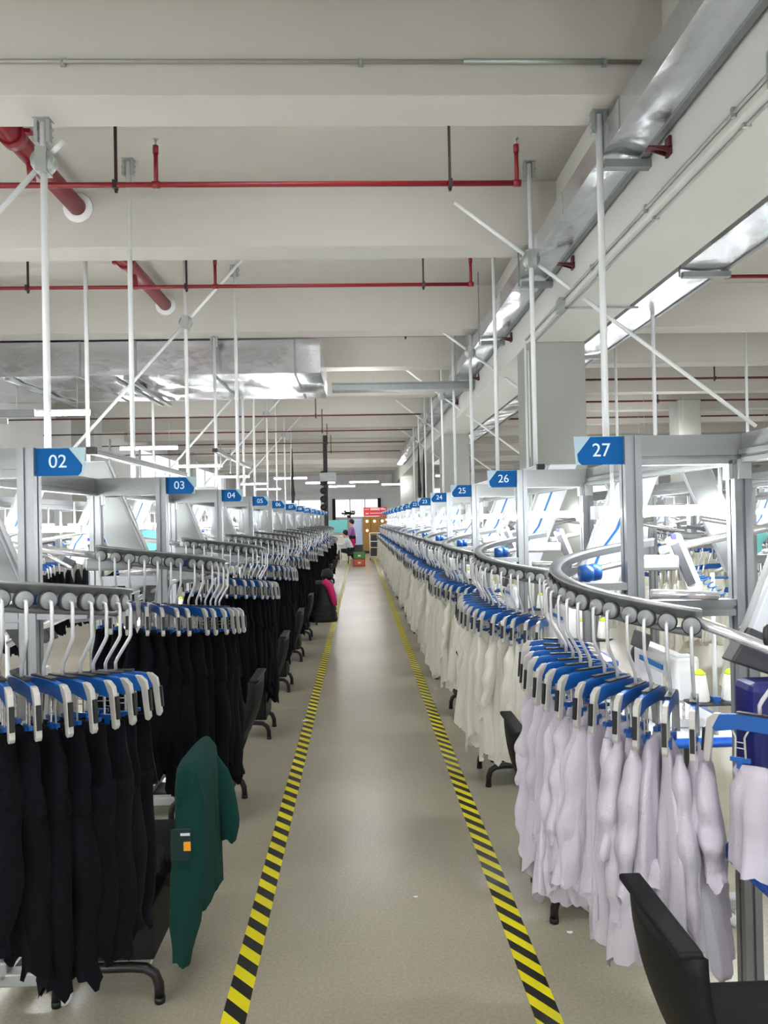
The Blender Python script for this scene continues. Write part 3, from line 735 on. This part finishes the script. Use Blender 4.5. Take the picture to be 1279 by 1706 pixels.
P = dict(frameR=make_frame(1.29), frameL=make_frame(.95), rail=make_rail(), lift=make_lift(), light=make_worklight(.46),
         lightL=make_worklight(.6), table=make_table(), machine=make_machine(), stand=make_stand(), cone=make_cone(), chair=make_chair(), term=make_terminal(), hanger=make_hanger())
used = set()
def use(key, loc, rz, label, group, cat=None):
    o = inst(P[key], loc, rz, key not in used); used.add(key)
    o['label'] = label
    if group: o['group'] = group
    return o

# work lights added beside and behind the viewpoint to light the ceiling from below
for j,(x,y) in enumerate([(1.02,-.65),(1.02,-2.2),(-1.98,-.15),(-1.98,-1.7),(2.5,1.6),(2.5,0.),(-2.9,1.8),(-2.9,.2)]):
    use('light' if x > 0 else 'lightL', (x,y,1.60), 0, 'LED work light at a sewing station beside and behind the camera', 'work lights of the stations behind the camera')
# ---- signs
def text_mesh(txt, size):
    cu = bpy.data.curves.new('t','FONT'); cu.body = txt; cu.size = size; cu.align_x = 'CENTER'; cu.align_y = 'CENTER'; cu.extrude = .0008
    ob = bpy.data.objects.new('t', cu); C.objects.link(ob)
    dg = bpy.context.evaluated_depsgraph_get(); me = bpy.data.meshes.new_from_object(ob.evaluated_get(dg))
    bpy.data.objects.remove(ob); me.materials.clear(); me.materials.append(K['signtext']); return me
def sign(side, zp, num, k):
    s = 1 if side == 'left' else -1           # direction the plate sticks out (towards the aisle)
    px = (POST+.19) if side == 'left' else POST
    x = (-px+.026) if side == 'left' else (px-.026)
    r = empty('station_sign', (x, zp-.01, 1.76)); tag(r, 'blue number sign reading %s, %s from the camera in the %s row' % (num, ORD[k], side), 'sign', 'station number signs')
    f = lambda a,b2,dd: (s*a, dd, b2)
    MB().prism([(0,-.002),(.146,-.002),(.152,.085),(0,.085)], f, .001, .004).build('back_plate','signpale',r)
    MB().prism([(0,-.003),(.128,-.003),(.139,.008),(.142,.030),(.100,.083),(0,.083)], f, -.002, .001).build('number_plate','signblue',r)
    t = bpy.data.objects.new('number', text_mesh(num, .058)); C.objects.link(t); t.parent = r
    t.location = (s*.068, -.0028, .040); t.rotation_euler = (pi/2,0,0)
rooms = []
NR, NL = 14, 12
ZR, ZL = 2.26, 2.34
for k in range(NR): rooms.append(('right', k, ZR+PITCH*k, '%02d' % (27-k)))
for k in range(NL): rooms.append(('left', k, ZL+PITCH*k, '%02d' % (2+k)))
nh = 0
order = {'lav':LAV,'cream':CRM,'navy':NVY}
def place_hang(cx, cy, rot, th, z, mesh, lab_h, lab_g, grp_h, grp_g, gname, gcat, jit, zs=None):
    global nh
    lx, ly = cos(th)*(R+.0), sin(th)*(R+.0)
    X = cx + cos(rot)*lx - sin(rot)*ly; Y = cy + sin(rot)*lx + cos(rot)*ly
    o = use('hanger', (X,Y,z), rot+th+jit, lab_h, grp_h); nh += 1
    g = bpy.data.objects.new(gname, mesh); C.objects.link(g); g.location = (X,Y,z-.312); g.rotation_euler = (0,0,rot+th+jit+random.uniform(-.12,.12))
    g.scale = (random.uniform(.92,1.1), random.uniform(.85,1.15), random.uniform(.92,1.08))
    if zs: g.scale.z *= zs
    tag(g, lab_g, gcat, grp_g)
rnd = random.Random(77)
for side, k, zp, num in rooms:
    rt = side == 'right'; rot = 0 if rt else pi
    fx = 0 if rt else -.19
    sign(side, zp, num, k)
    st = 'the %s sign' % side if False else 'the %s %s sign' % (ORD[k], side)
    use('frameR' if rt else 'frameL', (fx, zp, 0), rot, 'aluminium post and beam frame carrying %s' % st, 'aluminium station frames')
    lx, ly = (0, zp) if rt else (-.08, zp-.2)
    use('rail', (lx, ly, 0), rot, 'curved steel hanger rail loop under %s' % st, 'curved hanger rails')
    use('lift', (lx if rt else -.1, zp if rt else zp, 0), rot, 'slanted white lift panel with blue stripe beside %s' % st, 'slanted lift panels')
    if rt: use('light', (1.02, zp+.2, 1.605), 0, 'bright LED work light across the station of %s' % st, 'station work lights')
    else: use('lightL', (-1.98, zp+.6, 1.575), 0, 'bright LED work light across the station of %s' % st, 'station work lights')
    # table, machine, chair
    cy = (1.58+1.49*k) if rt else (2.68+1.49*k)
    tx = 1.205 if rt else -1.24
    ty = cy if rt else zp+.42
    use('table', (tx, ty, 0), 0 if rt else pi, 'white sewing table with blue edge at the station of %s' % st, 'sewing tables')
    use('machine', (tx+(.06 if rt else -.06), ty+.02, .753), 0 if rt else pi, 'white sewing machine on the table of %s' % st, 'sewing machines')
    use('chair', ((.625 if rt else -.59), cy, 0), 0 if rt else pi, 'black work chair with tube feet at the station of %s' % st, 'black work chairs')
    use('term', ((1.17, zp+.38, 1.42) if rt else (-1.52, zp+.45, 1.42)), 0, 'slim white terminal with blue light at the station of %s' % st, 'station terminals')
    if k < 6:
        sx, sy = (1.35, cy+1.22) if rt else (-1.42, ty+.25)
        use('stand', (sx, sy, .753), 0, 'thread stand behind the hangers of %s' % st, 'thread stands')
        for q in (0,1): use('cone', (sx-.06+.12*q, sy, (.883)), 0, 'white thread cone with lime cap, %s one behind %s' % (('left','right')[q], st), 'thread cones')
    # hangers and garments
    if rt: c0, th0, stp = (1.03, zp), 244, -6.7
    else:  c0, th0, stp = (-1.03-.08, zp-.2), 88, 7.4
    cnt = 13 if k < 8 else 9
    if k >= 8: stp *= 1.35
    for j in range(cnt):
        th = radians(th0+stp*j)+radians(rnd.uniform(-1,1)); z = hgt(th)
        if rt and k == 0: mesh = LAV[(j*3) % 7]; gn, desc = 'shirt', 'pale lilac white shirt'
        elif rt: mesh = CRM[(j*5+k) % 6]; gn, desc = 'shirt', 'cream white shirt'
        else: mesh = NVY[(j*5+k) % 6]; gn, desc = 'trousers', 'navy black trousers'
        endn = 'out end' if rt else 'infeed end'
        if k < 6:
            lh = 'blue clip hanger under %s, %s from the %s of its loop' % (st, ORD[j], endn)
            lg = '%s hanging under %s, %s from the %s' % (desc, st, ORD[j], endn)
        else:
            lh = 'blue clip hanger in the packed rail loop under distant %s' % st
            lg = '%s hanging in the packed loop under %s' % (desc, st)
        place_hang(c0[0], c0[1], rot, th, z, mesh, lh, lg, 'clip hangers under %s' % st, '%s under sign %s' % (gn, num), gn, 'shirt' if gn == 'shirt' else 'trousers', rnd.uniform(-.08,.08), None if k else ((.80 if j < 6 else .92) if not rt else (1.06 if j > 6 else .98)))
# extra hanger at the lift of 27
place_hang(1.03+.0, ZR, 0, radians(277), 1.27, LAV[2], 'blue clip hanger alone at the right edge of the photo beside the lift panel', 'pale lilac white shirt hanging alone at the right edge above the table', None, None, 'shirt', 'shirt', 0)
ex_g = [o for o in C.objects if 'label' in o and o['label'].endswith('above the table')][0]; ex_h = [o for o in C.objects if 'label' in o and o['label'].endswith('beside the lift panel')][0]
ex_h.location = (.935,1.70,1.315); ex_h.rotation_euler = (0,0,-.75); ex_g.location = (.935,1.70,1.003); ex_g.rotation_euler = (0,0,-.75); ex_g.scale = (.66,1.2,.44)
# near bays of the side beams, towards the camera
for sx, y0, lab in ((-(CORNER+.2),.8,'aluminium header beam at the left edge leading to the frame of sign 02'),):
    r = empty('header_beam', (sx, y0, 0)); tag(r, lab, 'beam')
    MB().prism(profile_outline(.045,.04), PY(0,1.775), 0, ZL-y0-.03).build('profile','alud',r)
    MB().bb((-.012,0,1.797),(.012,ZL-y0-.03,1.845)).build('top_fin','alud',r)

# ------------------------------------------------------------------ background lines (other side of the tables and next aisles)
def bg_line(xm, ystart, n, rot, name, lab, matn):
    # merged garments and hangers for distant lines: beyond the 300 nearest
    gb = MB(); hb = MB(); rr_ = random.Random(int(xm*10)+5)
    for k in range(n):
        zp = ystart+PITCH*k
        use('frameR', (xm if rot == 0 else xm, zp, 0), rot, 'aluminium frame in %s, %s from the camera' % (lab, ORD[k]), 'aluminium frames in the rows behind')
        use('rail', (xm, zp, 0), rot, 'curved hanger rail in %s, %s from the camera' % (lab, ORD[k]), 'curved rails in the rows behind')
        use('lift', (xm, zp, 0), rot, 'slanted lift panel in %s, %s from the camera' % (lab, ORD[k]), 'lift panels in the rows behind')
        use('light', (xm+(1.1 if rot == 0 else -1.1), zp+.2, 1.60), 0, 'LED work light in %s, %s from the camera' % (lab, ORD[k]), 'work lights in the rows behind')
        for j in range(8):
            th = radians(277-13*j) if matn != 'navy' else radians(97+13*j)
            lx, ly = 1.03+R*cos(th), R*sin(th)
            X = xm+cos(rot)*lx-sin(rot)*ly; Y = zp+sin(rot)*lx+cos(rot)*ly; z = hgt(th); a = rot+th
            ca, sa = cos(a), sin(a)
            def T(p): return (X+ca*p[0]-sa*p[1], Y+sa*p[0]+ca*p[1], z+p[2])
            src = order[matn][rr_.randrange(5)]
            gb.add([T((v.co.x,v.co.y,v.co.z-.312)) for v in src.vertices], [list(p.vertices) for p in src.polygons], 0, True)
            hb.add([T(p) for p in [(-.12,-.007,-.23),(.10,-.007,-.23),(.08,-.007,-.193),(-.10,-.007,-.193),(-.12,.007,-.23),(.10,.007,-.23),(.08,.007,-.193),(-.10,.007,-.193)]],
                   [(0,1,2,3),(4,7,6,5),(0,4,5,1),(3,2,6,7),(0,3,7,4),(1,5,6,2)], 0)
            hb.tube([T((.034,0,0)),T((.034,0,-.09)),T((-.01,0,-.16)),T((-.01,0,-.195))],.0055,5,1)
            hb.tube([T((.012,0,0)),T((.024,0,0))],.022,10,1)
            for s in (-1,1): hb.tube([T((-.01+s*.11,0,-.205)),T((-.01+s*.122,0,-.25)),T((-.01+s*.125,0,-.315))],.0075,5,1)
    o = gb.build(name, matn); tag(o, 'mass of %s garments hanging in %s' % ({'navy':'navy','cream':'cream'}[matn], lab), 'clothes', None, 'stuff')
    o = hb.build('hanger_row', ['blue','hrod']); tag(o, 'mass of blue clip hangers in %s' % lab, 'hangers', None, 'stuff')
bg_line(3.62, 3.0, 9, pi, 'garment_row', 'the row behind the right tables', 'cream')
bg_line(3.7, 4.6, 9, 0, 'garment_row', 'the row across the next aisle', 'cream')
bg_line(-4.0, 3.2, 9, 0, 'garment_row', 'the row behind the left tables', 'navy')
bg_line(7.6, 7.0, 7, pi, 'garment_row', 'the farthest row on the right', 'cream')

# ------------------------------------------------------------------ singular near objects
# dark blue bag at the right edge
r = empty('storage_bag', (1.05,1.86,.753)); tag(r,'dark blue bin bag with a red and white mark at the right edge','bag')
MB().bb((-.085,-.05,0),(.16,.05,.42)).build('body','bag',r,bevel=.02)
MB().prism([(-.04,.265),(.02,.28),(.05,.27),(.0,.255)], lambda a,c,dd:(a,dd,c), -.053, -.0495).build('red_mark','red',r)
MB().box((.04,-.051,.255),(.05,.003,.006)).box((.04,-.051,.243),(.035,.003,.006)).build('white_mark','white',r)
# green jacket on the left chair
def jacket(name, loc, m, label, scale=1.0, badge=False):
    r = empty(name, loc); tag(r, label, 'jacket'); s = scale
    b = MB(); N = 18
    # body, hung over the backrest: wraps around it
    path = [(-.005, .0, -.50*i/(N-1)) for i in range(N)]
    rx = [interp([(0,.03),(.05,.055),(.2,.062),(.6,.068),(1,.072)], i/(N-1)) for i in range(N)]
    ry = [interp([(0,.185),(.05,.20),(.2,.205),(1,.205)], i/(N-1)) for i in range(N)]
    tube_cloth(b, path, rx, ry, 5, 60, 9, .10, .02)
    b.build('body', m, r)
    b = MB()   # near long sleeve
    pth = [(.012-.03*i/13+.014*sin(i/13*3), -.15-.085*sin(i/13*2), -.03-.59*i/13) for i in range(14)]
    r0 = [interp([(0,.022),(.15,.046),(.5,.060),(.75,.052),(.93,.032),(1,.028)], i/13) for i in range(14)]
    tube_cloth(b, pth, r0, [q*.8 for q in r0], 9, 30, 4, .16, .008); b.build('sleeve', m, r)
    b = MB()   # far sleeve, folded
    pts = [(.015,.10,-.03),(.05,.12,-.12),(.075,.12,-.22),(.09,.11,-.29),(.085,.10,-.36)]
    P2 = []; 
    for i in range(14):
        q = i/13*4; a = int(min(q,3.999)); f = q-a; P2.append(tuple(pts[a][c]*(1-f)+pts[a+1][c]*f for c in range(3)))
    tube_cloth(b, P2, [interp([(0,.02),(.3,.038),(.85,.034),(1,.026)], i/13) for i in range(14)], [.03+.004*i/13 for i in range(14)], 4, 20, 3, .12, .008); b.build('sleeve', m, r)
    if badge:
        MB().box((.0,-.278,-.215),(.062,.008,.10)).build('chest_patch','greend',r)
        MB().box((.016,-.284,-.180),(.030,.003,.008)).build('white_label','white',r)
        MB().box((.022,-.284,-.218),(.022,.004,.028)).build('orange_badge','orange',r)
    return r
jacket('green_jacket', (-.595,2.68,.785), 'green', 'dark green jacket draped over the chair at lower left', badge=True)
o = MB()
tube_cloth(o, [(0,0,-.26*i/11) for i in range(12)], [.055]*12, [.03]*12, 12, 26, 4, .15, .02)
o = o.build('patterned_scarf','pattern'); o.location = (-.80,2.62,.62); tag(o,'black and white patterned cloth beside the green jacket','cloth')
jr = empty('puffer_jacket', (-.53,10.2,.78)); tag(jr,'black quilted jacket with pink lining on a chair in the left row','jacket')
b = MB(); rows = []
for i in range(21):
    t = i/20; wq = .13+.06*t+.012*abs(sin(t*pi*8)); row = []
    for k in range(20):
        a = 2*pi*k/20; row.append((wq*cos(a), .12*sin(a)*(1+.1*abs(sin(t*pi*8))), -.56*t))
    rows.append(row)
b.grid(rows, True, cap=True); b.build('body','black',jr)
MB().tube([(.02,-.10,.0),(.09,-.12,-.06),(.14,-.12,-.2),(.17,-.11,-.33)],[.05,.055,.045,.03],10).build('pink_lining','pink',jr)
MB().lathe([(0,.10),(.07,.08),(.09,0),(.07,-.05),(0,-.06)],(.06,.1,.06),14).build('hood','dark',jr)
# red cloth scrap between 02 garments & floor
r = MB().tube([(0,0,0),(.03,.01,.03),(.02,0,.07),(.05,.02,.05),(.07,0,.01)],[.012,.02,.012,.02,.012],8).build('red_rag','red'); r.location=(-.86,2.56,.14); tag(r,'crumpled red rag on the chair foot at lower left','rag')
# oval white drum box behind 03 rollers
r = empty('machine_cover', (-1.42,4.1,1.40)); tag(r,'beige oval machine cover behind the rollers under sign 03','machine cover')
MB().lathe([(0,-.05),(.06,-.05),(.075,-.03),(.08,0),(.075,.03),(.06,.05),(0,.05)],(0,0,0),24,'y').build('shell','ivory',r)
MB().lathe([(0,-.054),(.012,-.054),(.012,-.05)],(0,0,0),12,'y').build('vent_hole','dgrey',r)
# teal shirted machine operator backs appear as teal cloths
for (x,y,h,lab) in ((-2.5,9.,1.55,'teal cloth hanging on the machines behind sign 04'),(3.2,6.0,1.45,'teal cloth hanging at the right edge behind the frames'),(1.7,9.3,1.5,'teal cloth beside the far right machines')):
    b = MB(); tube_cloth(b, [(0,0,-.24*i/9) for i in range(10)], [.14+.03*sin(i) for i in range(10)], [.05]*10, int(x*7), 24, 4, .2, .03)
    o = b.build('teal_cloth','teal'); o.location=(x,y,h); tag(o,lab,'cloth')
# dark cable mast near end of the left row
r = empty('cable_mast', (-.98,21.6,0)); tag(r,'dark post with hanging cable coils past the end of the left row','post')
MB().bb((-.06,-.05,0),(.06,.05,4.1)).build('post','black',r)
b = MB()
for i in range(5): b.lathe([(0,-.06),(.08,-.05),(.10,0),(.08,.05),(0,.06)],(-.07,-.1,2.0+i*.24),10,'y')
b.build('cable_coil','black',r)
MB().bb((-.16,-.2,2.75),(.3,.2,3.0)).build('equipment_box','galvdark',r)
for i,(x,y,z0,z1,lab) in enumerate(((-1.62,18.,2.05,2.48,'thin black cable bundle hanging above the left row'),(1.48,18.2,2.1,2.6,'thin black cable bundle hanging above the right row'),(1.85,21.,2.1,2.7,'second thin black bundle hanging above the right row'))):
    o = MB().tube([(0,0,z0),(.01,0,(z0+z1)/2),(0,0,z1),(0,0,z1+.9)],[.03,.05,.035,.008],8).build('cable_bundle','black'); o.location=(x,y,0); tag(o,lab,'cable')
# end-of-left-row black clothes mass
for j in range(7):
    g = bpy.data.objects.new('trousers', NVY[j % 6]); C.objects.link(g); g.location=(-.80-.10*(j%3),19.3+.12*j,1.12); g.rotation_euler=(0,0,.3*j); g.scale=(1.3,1.6,1.05)
    tag(g,'black garment in the bunch at the end of the left row','clothes','black garments at the end of the left row')
r = empty('garment_rack', (-.88,19.7,0)); tag(r,'clothes rack carrying the last bunch of black garments in the left row','clothes rack')
MB().tube([(0,-.6,1.15),(0,.7,1.15)],.014,8).build('top_bar','pole',r)
for y in (-.6,.7): MB().tube([(0,y,0),(0,y,1.15)],.014,8).build('upright','pole',r)

# ------------------------------------------------------------------ far end
def far(px, py, Y): return ((px-VPX)/F*Y, Y, EYE+(VPY-(px-VPX)*ROLL-py)/F*Y)
r = empty('white_desk', (-1.16,27.4,0)); tag(r,'white work desk with papers at the end of the aisle','desk')
MB().bb((-.45,-.35,.71),(.45,.35,.75)).build('desk_top','white',r,bevel=.005)
for x in (-.42,.42):
    for y in (-.32,.32): MB().bb((x-.02,y-.02,0),(x+.02,y+.02,.71)).build('leg','white',r)
MB().bb((-.44,-.34,.2),(.0,.34,.7)).build('cabinet','ivory',r)
o = MB().bb((-.3,-.15,0),(-.05,.12,.22)).bb((-.02,-.1,0),(.15,.1,.12)).bb((-.28,-.1,.22),(-.1,.1,.30)).build('paper_stack','paper'); o.location=(-1.05,27.4,.75); tag(o,'pile of white papers on the desk at the aisle end','papers')
r = empty('far_counter', (-.9,30.,0)); tag(r,'long white counter behind the desk at the aisle end','counter')
MB().bb((-.9,-.3,0),(.72,.3,.95)).build('body','ivory',r); MB().bb((-.95,-.35,.95),(.77,.35,1.0)).build('counter_top','white',r,bevel=.01)
o = MB().bb((-.17,-.2,0),(.17,.2,.62)).bb((-.19,-.22,.62),(.19,.22,.66)).build('black_bin','dgrey',bevel=.01); o.location=(-.07,28.6,0.42-.42); tag(o,'black bin standing beside the desk at the aisle end','bin')
o = MB().bb((-.1,-.01,-.1),(.1,.01,.18)).build('pink_cloth','pink',bevel=.004); o.location=(-.30,28.1,.72); tag(o,'pink cloth hanging by the seated person','cloth')
def crate(loc, m, lab, h=.24):
    r = empty('plastic_crate', loc); tag(r, lab, 'crate')
    b = MB(); w, dd = .20, .15
    b.bb((-w,-dd,0),(w,dd,.02)); b.bb((-w,-dd,0),(-w+.015,dd,h)); b.bb((w-.015,-dd,0),(w,dd,h)); b.bb((-w,-dd,0),(w,-dd+.015,h)); b.bb((-w,dd-.015,0),(w,dd,h))
    b.build('body',m,r); MB().bb((-w-.012,-dd-.012,h-.03),(w+.012,-dd,h)).bb((-w-.012,dd,h-.03),(w+.012,dd+.012,h)).build('rim',m,r)
    MB().box((0,-dd-.002,h*.5),(.1,.004,.06)).build('label_plate','paper',r)
crate((-.05,26.,0),'crater','orange red crate at the bottom of the stack in the aisle end'); crate((-.05,26.,.245),'crateg','green crate on top of the stack in the aisle end')
r = empty('wooden_partition', (.72,35.8,0)); tag(r,'brown wooden cabinet wall with small lights below the red banner','cabinet')
MB().bb((-.58,0,0),(.62,.5,1.78)).build('body','cardboard',r,bevel=.01); MB().bb((-.58,-.01,0),(.62,0.0,.12)).build('plinth','black',r)
b = MB()
for x in (-.2,.25): b.bb((x-.008,-.008,.12),(x+.008,0,1.7))
b.build('panel_gap','dark',r)
for x,z in ((-.38,1.55),(-.02,1.55),(.36,1.55),(-.38,1.1)): MB().lathe([(0,-.02),(.05,-.015),(.06,0)],(x,0,z),12,'y').build('spot_light','bulb',r)
r = empty('red_banner', (.70,35.75,1.8)); tag(r,'red banner with white writing above the wooden cabinet','banner')
MB().bb((-.52,-.01,0),(.62,.03,.42)).build('board','banner',r)
b = MB(); rb = random.Random(4)
for (x0,x1,z,hh) in ((-.46,-.24,.31,.03),(-.18,.06,.28,.11),(.09,.26,.28,.11),(.31,.42,.30,.08),(.45,.56,.30,.05),(-.42,-.28,.10,.05),(-.2,.5,.12,.035)):
    x = x0
    while x < x1:
        w = .028+rb.random()*.02; b.bb((x,-.016,z),(x+w,-.0105,z+hh)); x += w+.014
b.build('writing','white',r)
r = empty('cage_cart', (.58,29.8,0)); tag(r,'white tube cage trolley at the right side of the aisle end','trolley')
b = MB()
for x in (-.2,.2):
    for y in (-.25,.25): b.tube([(x,y,.1),(x,y,1.08)],.018,8)
for z in (.14,.5,.75,1.08):
    b.tube([(-.2,-.25,z),(.2,-.25,z),(.2,.25,z),(-.2,.25,z),(-.2,-.25,z)],.015,8)
b.build('cage','ivory',r)
MB().bb((-.17,-.2,.16),(.17,.2,.48)).bb((-.15,-.2,.52),(.16,.2,.72)).bb((-.15,-.18,.77),(.1,.18,1.)).build('load','dgrey',r)
for x in (-.2,.2): MB().lathe([(0,-.015),(.05,-.015),(.05,.015),(0,.015)],(x,-.25,.05),12,'x').build('caster','black',r)
o = MB().bb((-.6,0,0),(.42,.04,.62)).build('teal_poster','teal',bevel=.01); o.location=(-1.03,36.,1.02); tag(o,'pale teal panel standing behind the far counter','panel')
o = MB().bb((-.25,0,0),(.25,.05,1.68)).build('blue_grey_screen','bluegrey',bevel=.01); o.location=(-.15,36.,0.); tag(o,'pale blue grey screen between the teal panel and the wooden cabinet','screen')
r = empty('window_plant', (-.62,41.7,1.75)); tag(r,'dark leafy plant on the far window sill','plant')
MB().lathe([(0,0),(.09,0),(.12,.16),(0,.16)],(0,0,0),12).build('pot','dgrey',r)
b = MB(); rp_ = random.Random(8)
for i in range(70):
    a = rp_.uniform(0,6.28); l = rp_.uniform(.12,.42); e = rp_.uniform(-.1,.9); x,y,z = cos(a)*l*cos(e), sin(a)*l*cos(e)*.5, .2+l*sin(e)*.7
    w = .06; b.add([(x-w,y,z),(x,y-.02,z+.035),(x+w,y,z+.01),(x,y+.01,z-.04)],[(0,1,2,3)])
b.build('foliage','leaf',r)
r = empty('curtain_pair', (0,41.85,1.75)); tag(r,'dark blind strips at the sides of the far window','blind')
MB().bb((-1.55,0,-.1),(-1.38,.05,1.1)).build('blind','dark',r); MB().bb((1.02,0,.55),(1.2,.05,1.1)).build('blind','dark',r)

def skin_mesh(name, verts, edges, radii, m, parent, sub=1):
    me = bpy.data.meshes.new(name); me.from_pydata(verts, edges, []); me.materials.append(K[m])
    o = bpy.data.objects.new(name, me); C.objects.link(o)
    if parent: o.parent = parent
    o.modifiers.new('skin','SKIN')
    if not me.skin_vertices: me.skin_vertices.new() if hasattr(me.skin_vertices,'new') else None
    if len(me.skin_vertices) == 0:
        bpy.context.view_layer.objects.active = o; bpy.ops.mesh.customdata_skin_add() 
    for i, rr in enumerate(radii):
        me.skin_vertices[0].data[i].radius = (rr[0], rr[1]) if isinstance(rr, tuple) else (rr, rr)
    me.skin_vertices[0].data[0].use_root = True
    s = o.modifiers.new('sub','SUBSURF'); s.levels = sub; s.render_levels = sub+1
    o.modifiers['skin'].use_smooth_shade = True
    return o
def person(loc, rz, sit, top, label):
    r = empty('person', loc, rz); tag(r, label, 'person')
    # faces +x
    if sit: hip, kneef, foot = .50, (.42,.50), .42
    V = []; E = []; RD = []
    def add(p, rad, par=None):
        V.append(p); RD.append(rad)
        if par is not None: E.append((par, len(V)-1))
        return len(V)-1
    hz = .48 if sit else .88; lean = .16 if sit else .03
    pel = add((0,0,hz),(.11,.14)); wa = add((lean*.3,0,hz+.16),(.10,.12),pel); ch = add((lean*.8,0,hz+.38),(.11,.15),wa)
    nk = add((lean*1.1,0,hz+.50),.055,ch); jw = add((lean*1.2+.02,0,hz+.57),(.07,.065),nk); hd = add((lean*1.3+.01,0,hz+.66),(.095,.078),jw); tp = add((lean*1.3,0,hz+.74),.05,hd)
    add((lean*1.3+.115,0,hz+.62),.012,jw)
    hands = []
    for s in (-1,1):
        sh = add((lean,s*.19,hz+.43),.05,ch)
        el = add((lean+(.12 if sit else .05),s*.24,hz+(.20 if sit else .16)),.038,sh)
        wr = add((lean+.33,s*.15,hz+(.26 if sit else .18)),.026,el)
        pm = add((lean+.40,s*.14,hz+(.26 if sit else .18)),.032,wr)
        for f in range(4): add((lean+.475,s*(.11+.018*f),hz+(.25 if sit else .165)),.009,pm)
        add((lean+.43,s*.09,hz+(.27 if sit else .19)),.010,wr)
        hp = add((0,s*.09,hz-.02),.09,pel)
        if sit: kn = add((.42,s*.11,.50),.065,hp); an = add((.40,s*.11,.10),.04,kn); add((.53,s*.12,.04),.035,an)
        else: kn = add((.02,s*.10,.47),.062,hp); an = add((0,s*.10,.09),.04,kn); add((.13,s*.11,.035),.035,an)
    skin_mesh('body', V, E, RD, 'skin', r)
    # clothes
    v=[(0,0,hz),(lean*.3,0,hz+.16),(lean*.8,0,hz+.38),(lean,0,hz+.46)]+[]; e=[(0,1),(1,2),(2,3)]; rd=[(.13,.165),(.12,.14),(.13,.17),(.08,.10)]
    for s in (-1,1):
        i=len(v); v+=[(lean,s*.19,hz+.43),(lean+(.12 if sit else .05),s*.24,hz+(.20 if sit else .16)),(lean+.30,s*.16,hz+(.255 if sit else .18))]; e+=[(2,i),(i,i+1),(i+1,i+2)]; rd+=[.065,.052,.038]
    skin_mesh('jacket', v, e, rd, top, r)
    v=[(0,0,hz)]; e=[]; rd=[(.13,.16)]
    for s in (-1,1):
        i=len(v)
        v+= [(0,s*.09,hz-.02),((.42 if sit else .02),s*.11,(.50 if sit else .47)),((.40 if sit else 0),s*.11,.12)]; e+=[(0,i),(i,i+1),(i+1,i+2)]; rd+=[.105,.08,.06]
    skin_mesh('trousers', v, e, rd, 'dark', r)
    MB().lathe([(0,.11),(.05,.10),(.09,.06),(.105,0),(.10,-.05),(.07,-.10)],(lean*1.3-.02,0,hz+.68),16).build('hair','hair',r)
    return r
person((-.31,29.0,0), pi, False, 'purple', 'standing person in a purple jacket behind the desk at the aisle end')
person((-.36,27.45,0), pi, True, 'whitecloth', 'seated person in a white top leaning over the desk at the aisle end')
r = empty('stool', (-.36,27.45,0)); tag(r,'small stool under the seated person in white','stool')
MB().lathe([(0,.36),(.16,.36),(.17,.375),(.16,.39),(0,.39)],(0,0,0),16).build('seat','dgrey',r)
for a in range(4): MB().tube([(.1*cos(a*pi/2+.7),.1*sin(a*pi/2+.7),.36),(.15*cos(a*pi/2+.7),.15*sin(a*pi/2+.7),0)],.012,6).build('leg','steelb',r)

# ------------------------------------------------------------------ light and render look
w = bpy.data.worlds.new('world'); S.world = w; w.use_nodes = True
bg = w.node_tree.nodes['Background']; bg.inputs[0].default_value = (.93,.97,1,1); bg.inputs[1].default_value = G_WORLD
S.view_settings.view_transform = 'Standard'; S.view_settings.look = 'None'; S.view_settings.gamma = 1; S.view_settings.use_curve_mapping = False
S.view_settings.exposure = G_EXP
# drop unused prototypes
for k, o in P.items():
    if k not in used:
        for c in list(o.children_recursive): bpy.data.objects.remove(c)
        bpy.data.objects.remove(o)
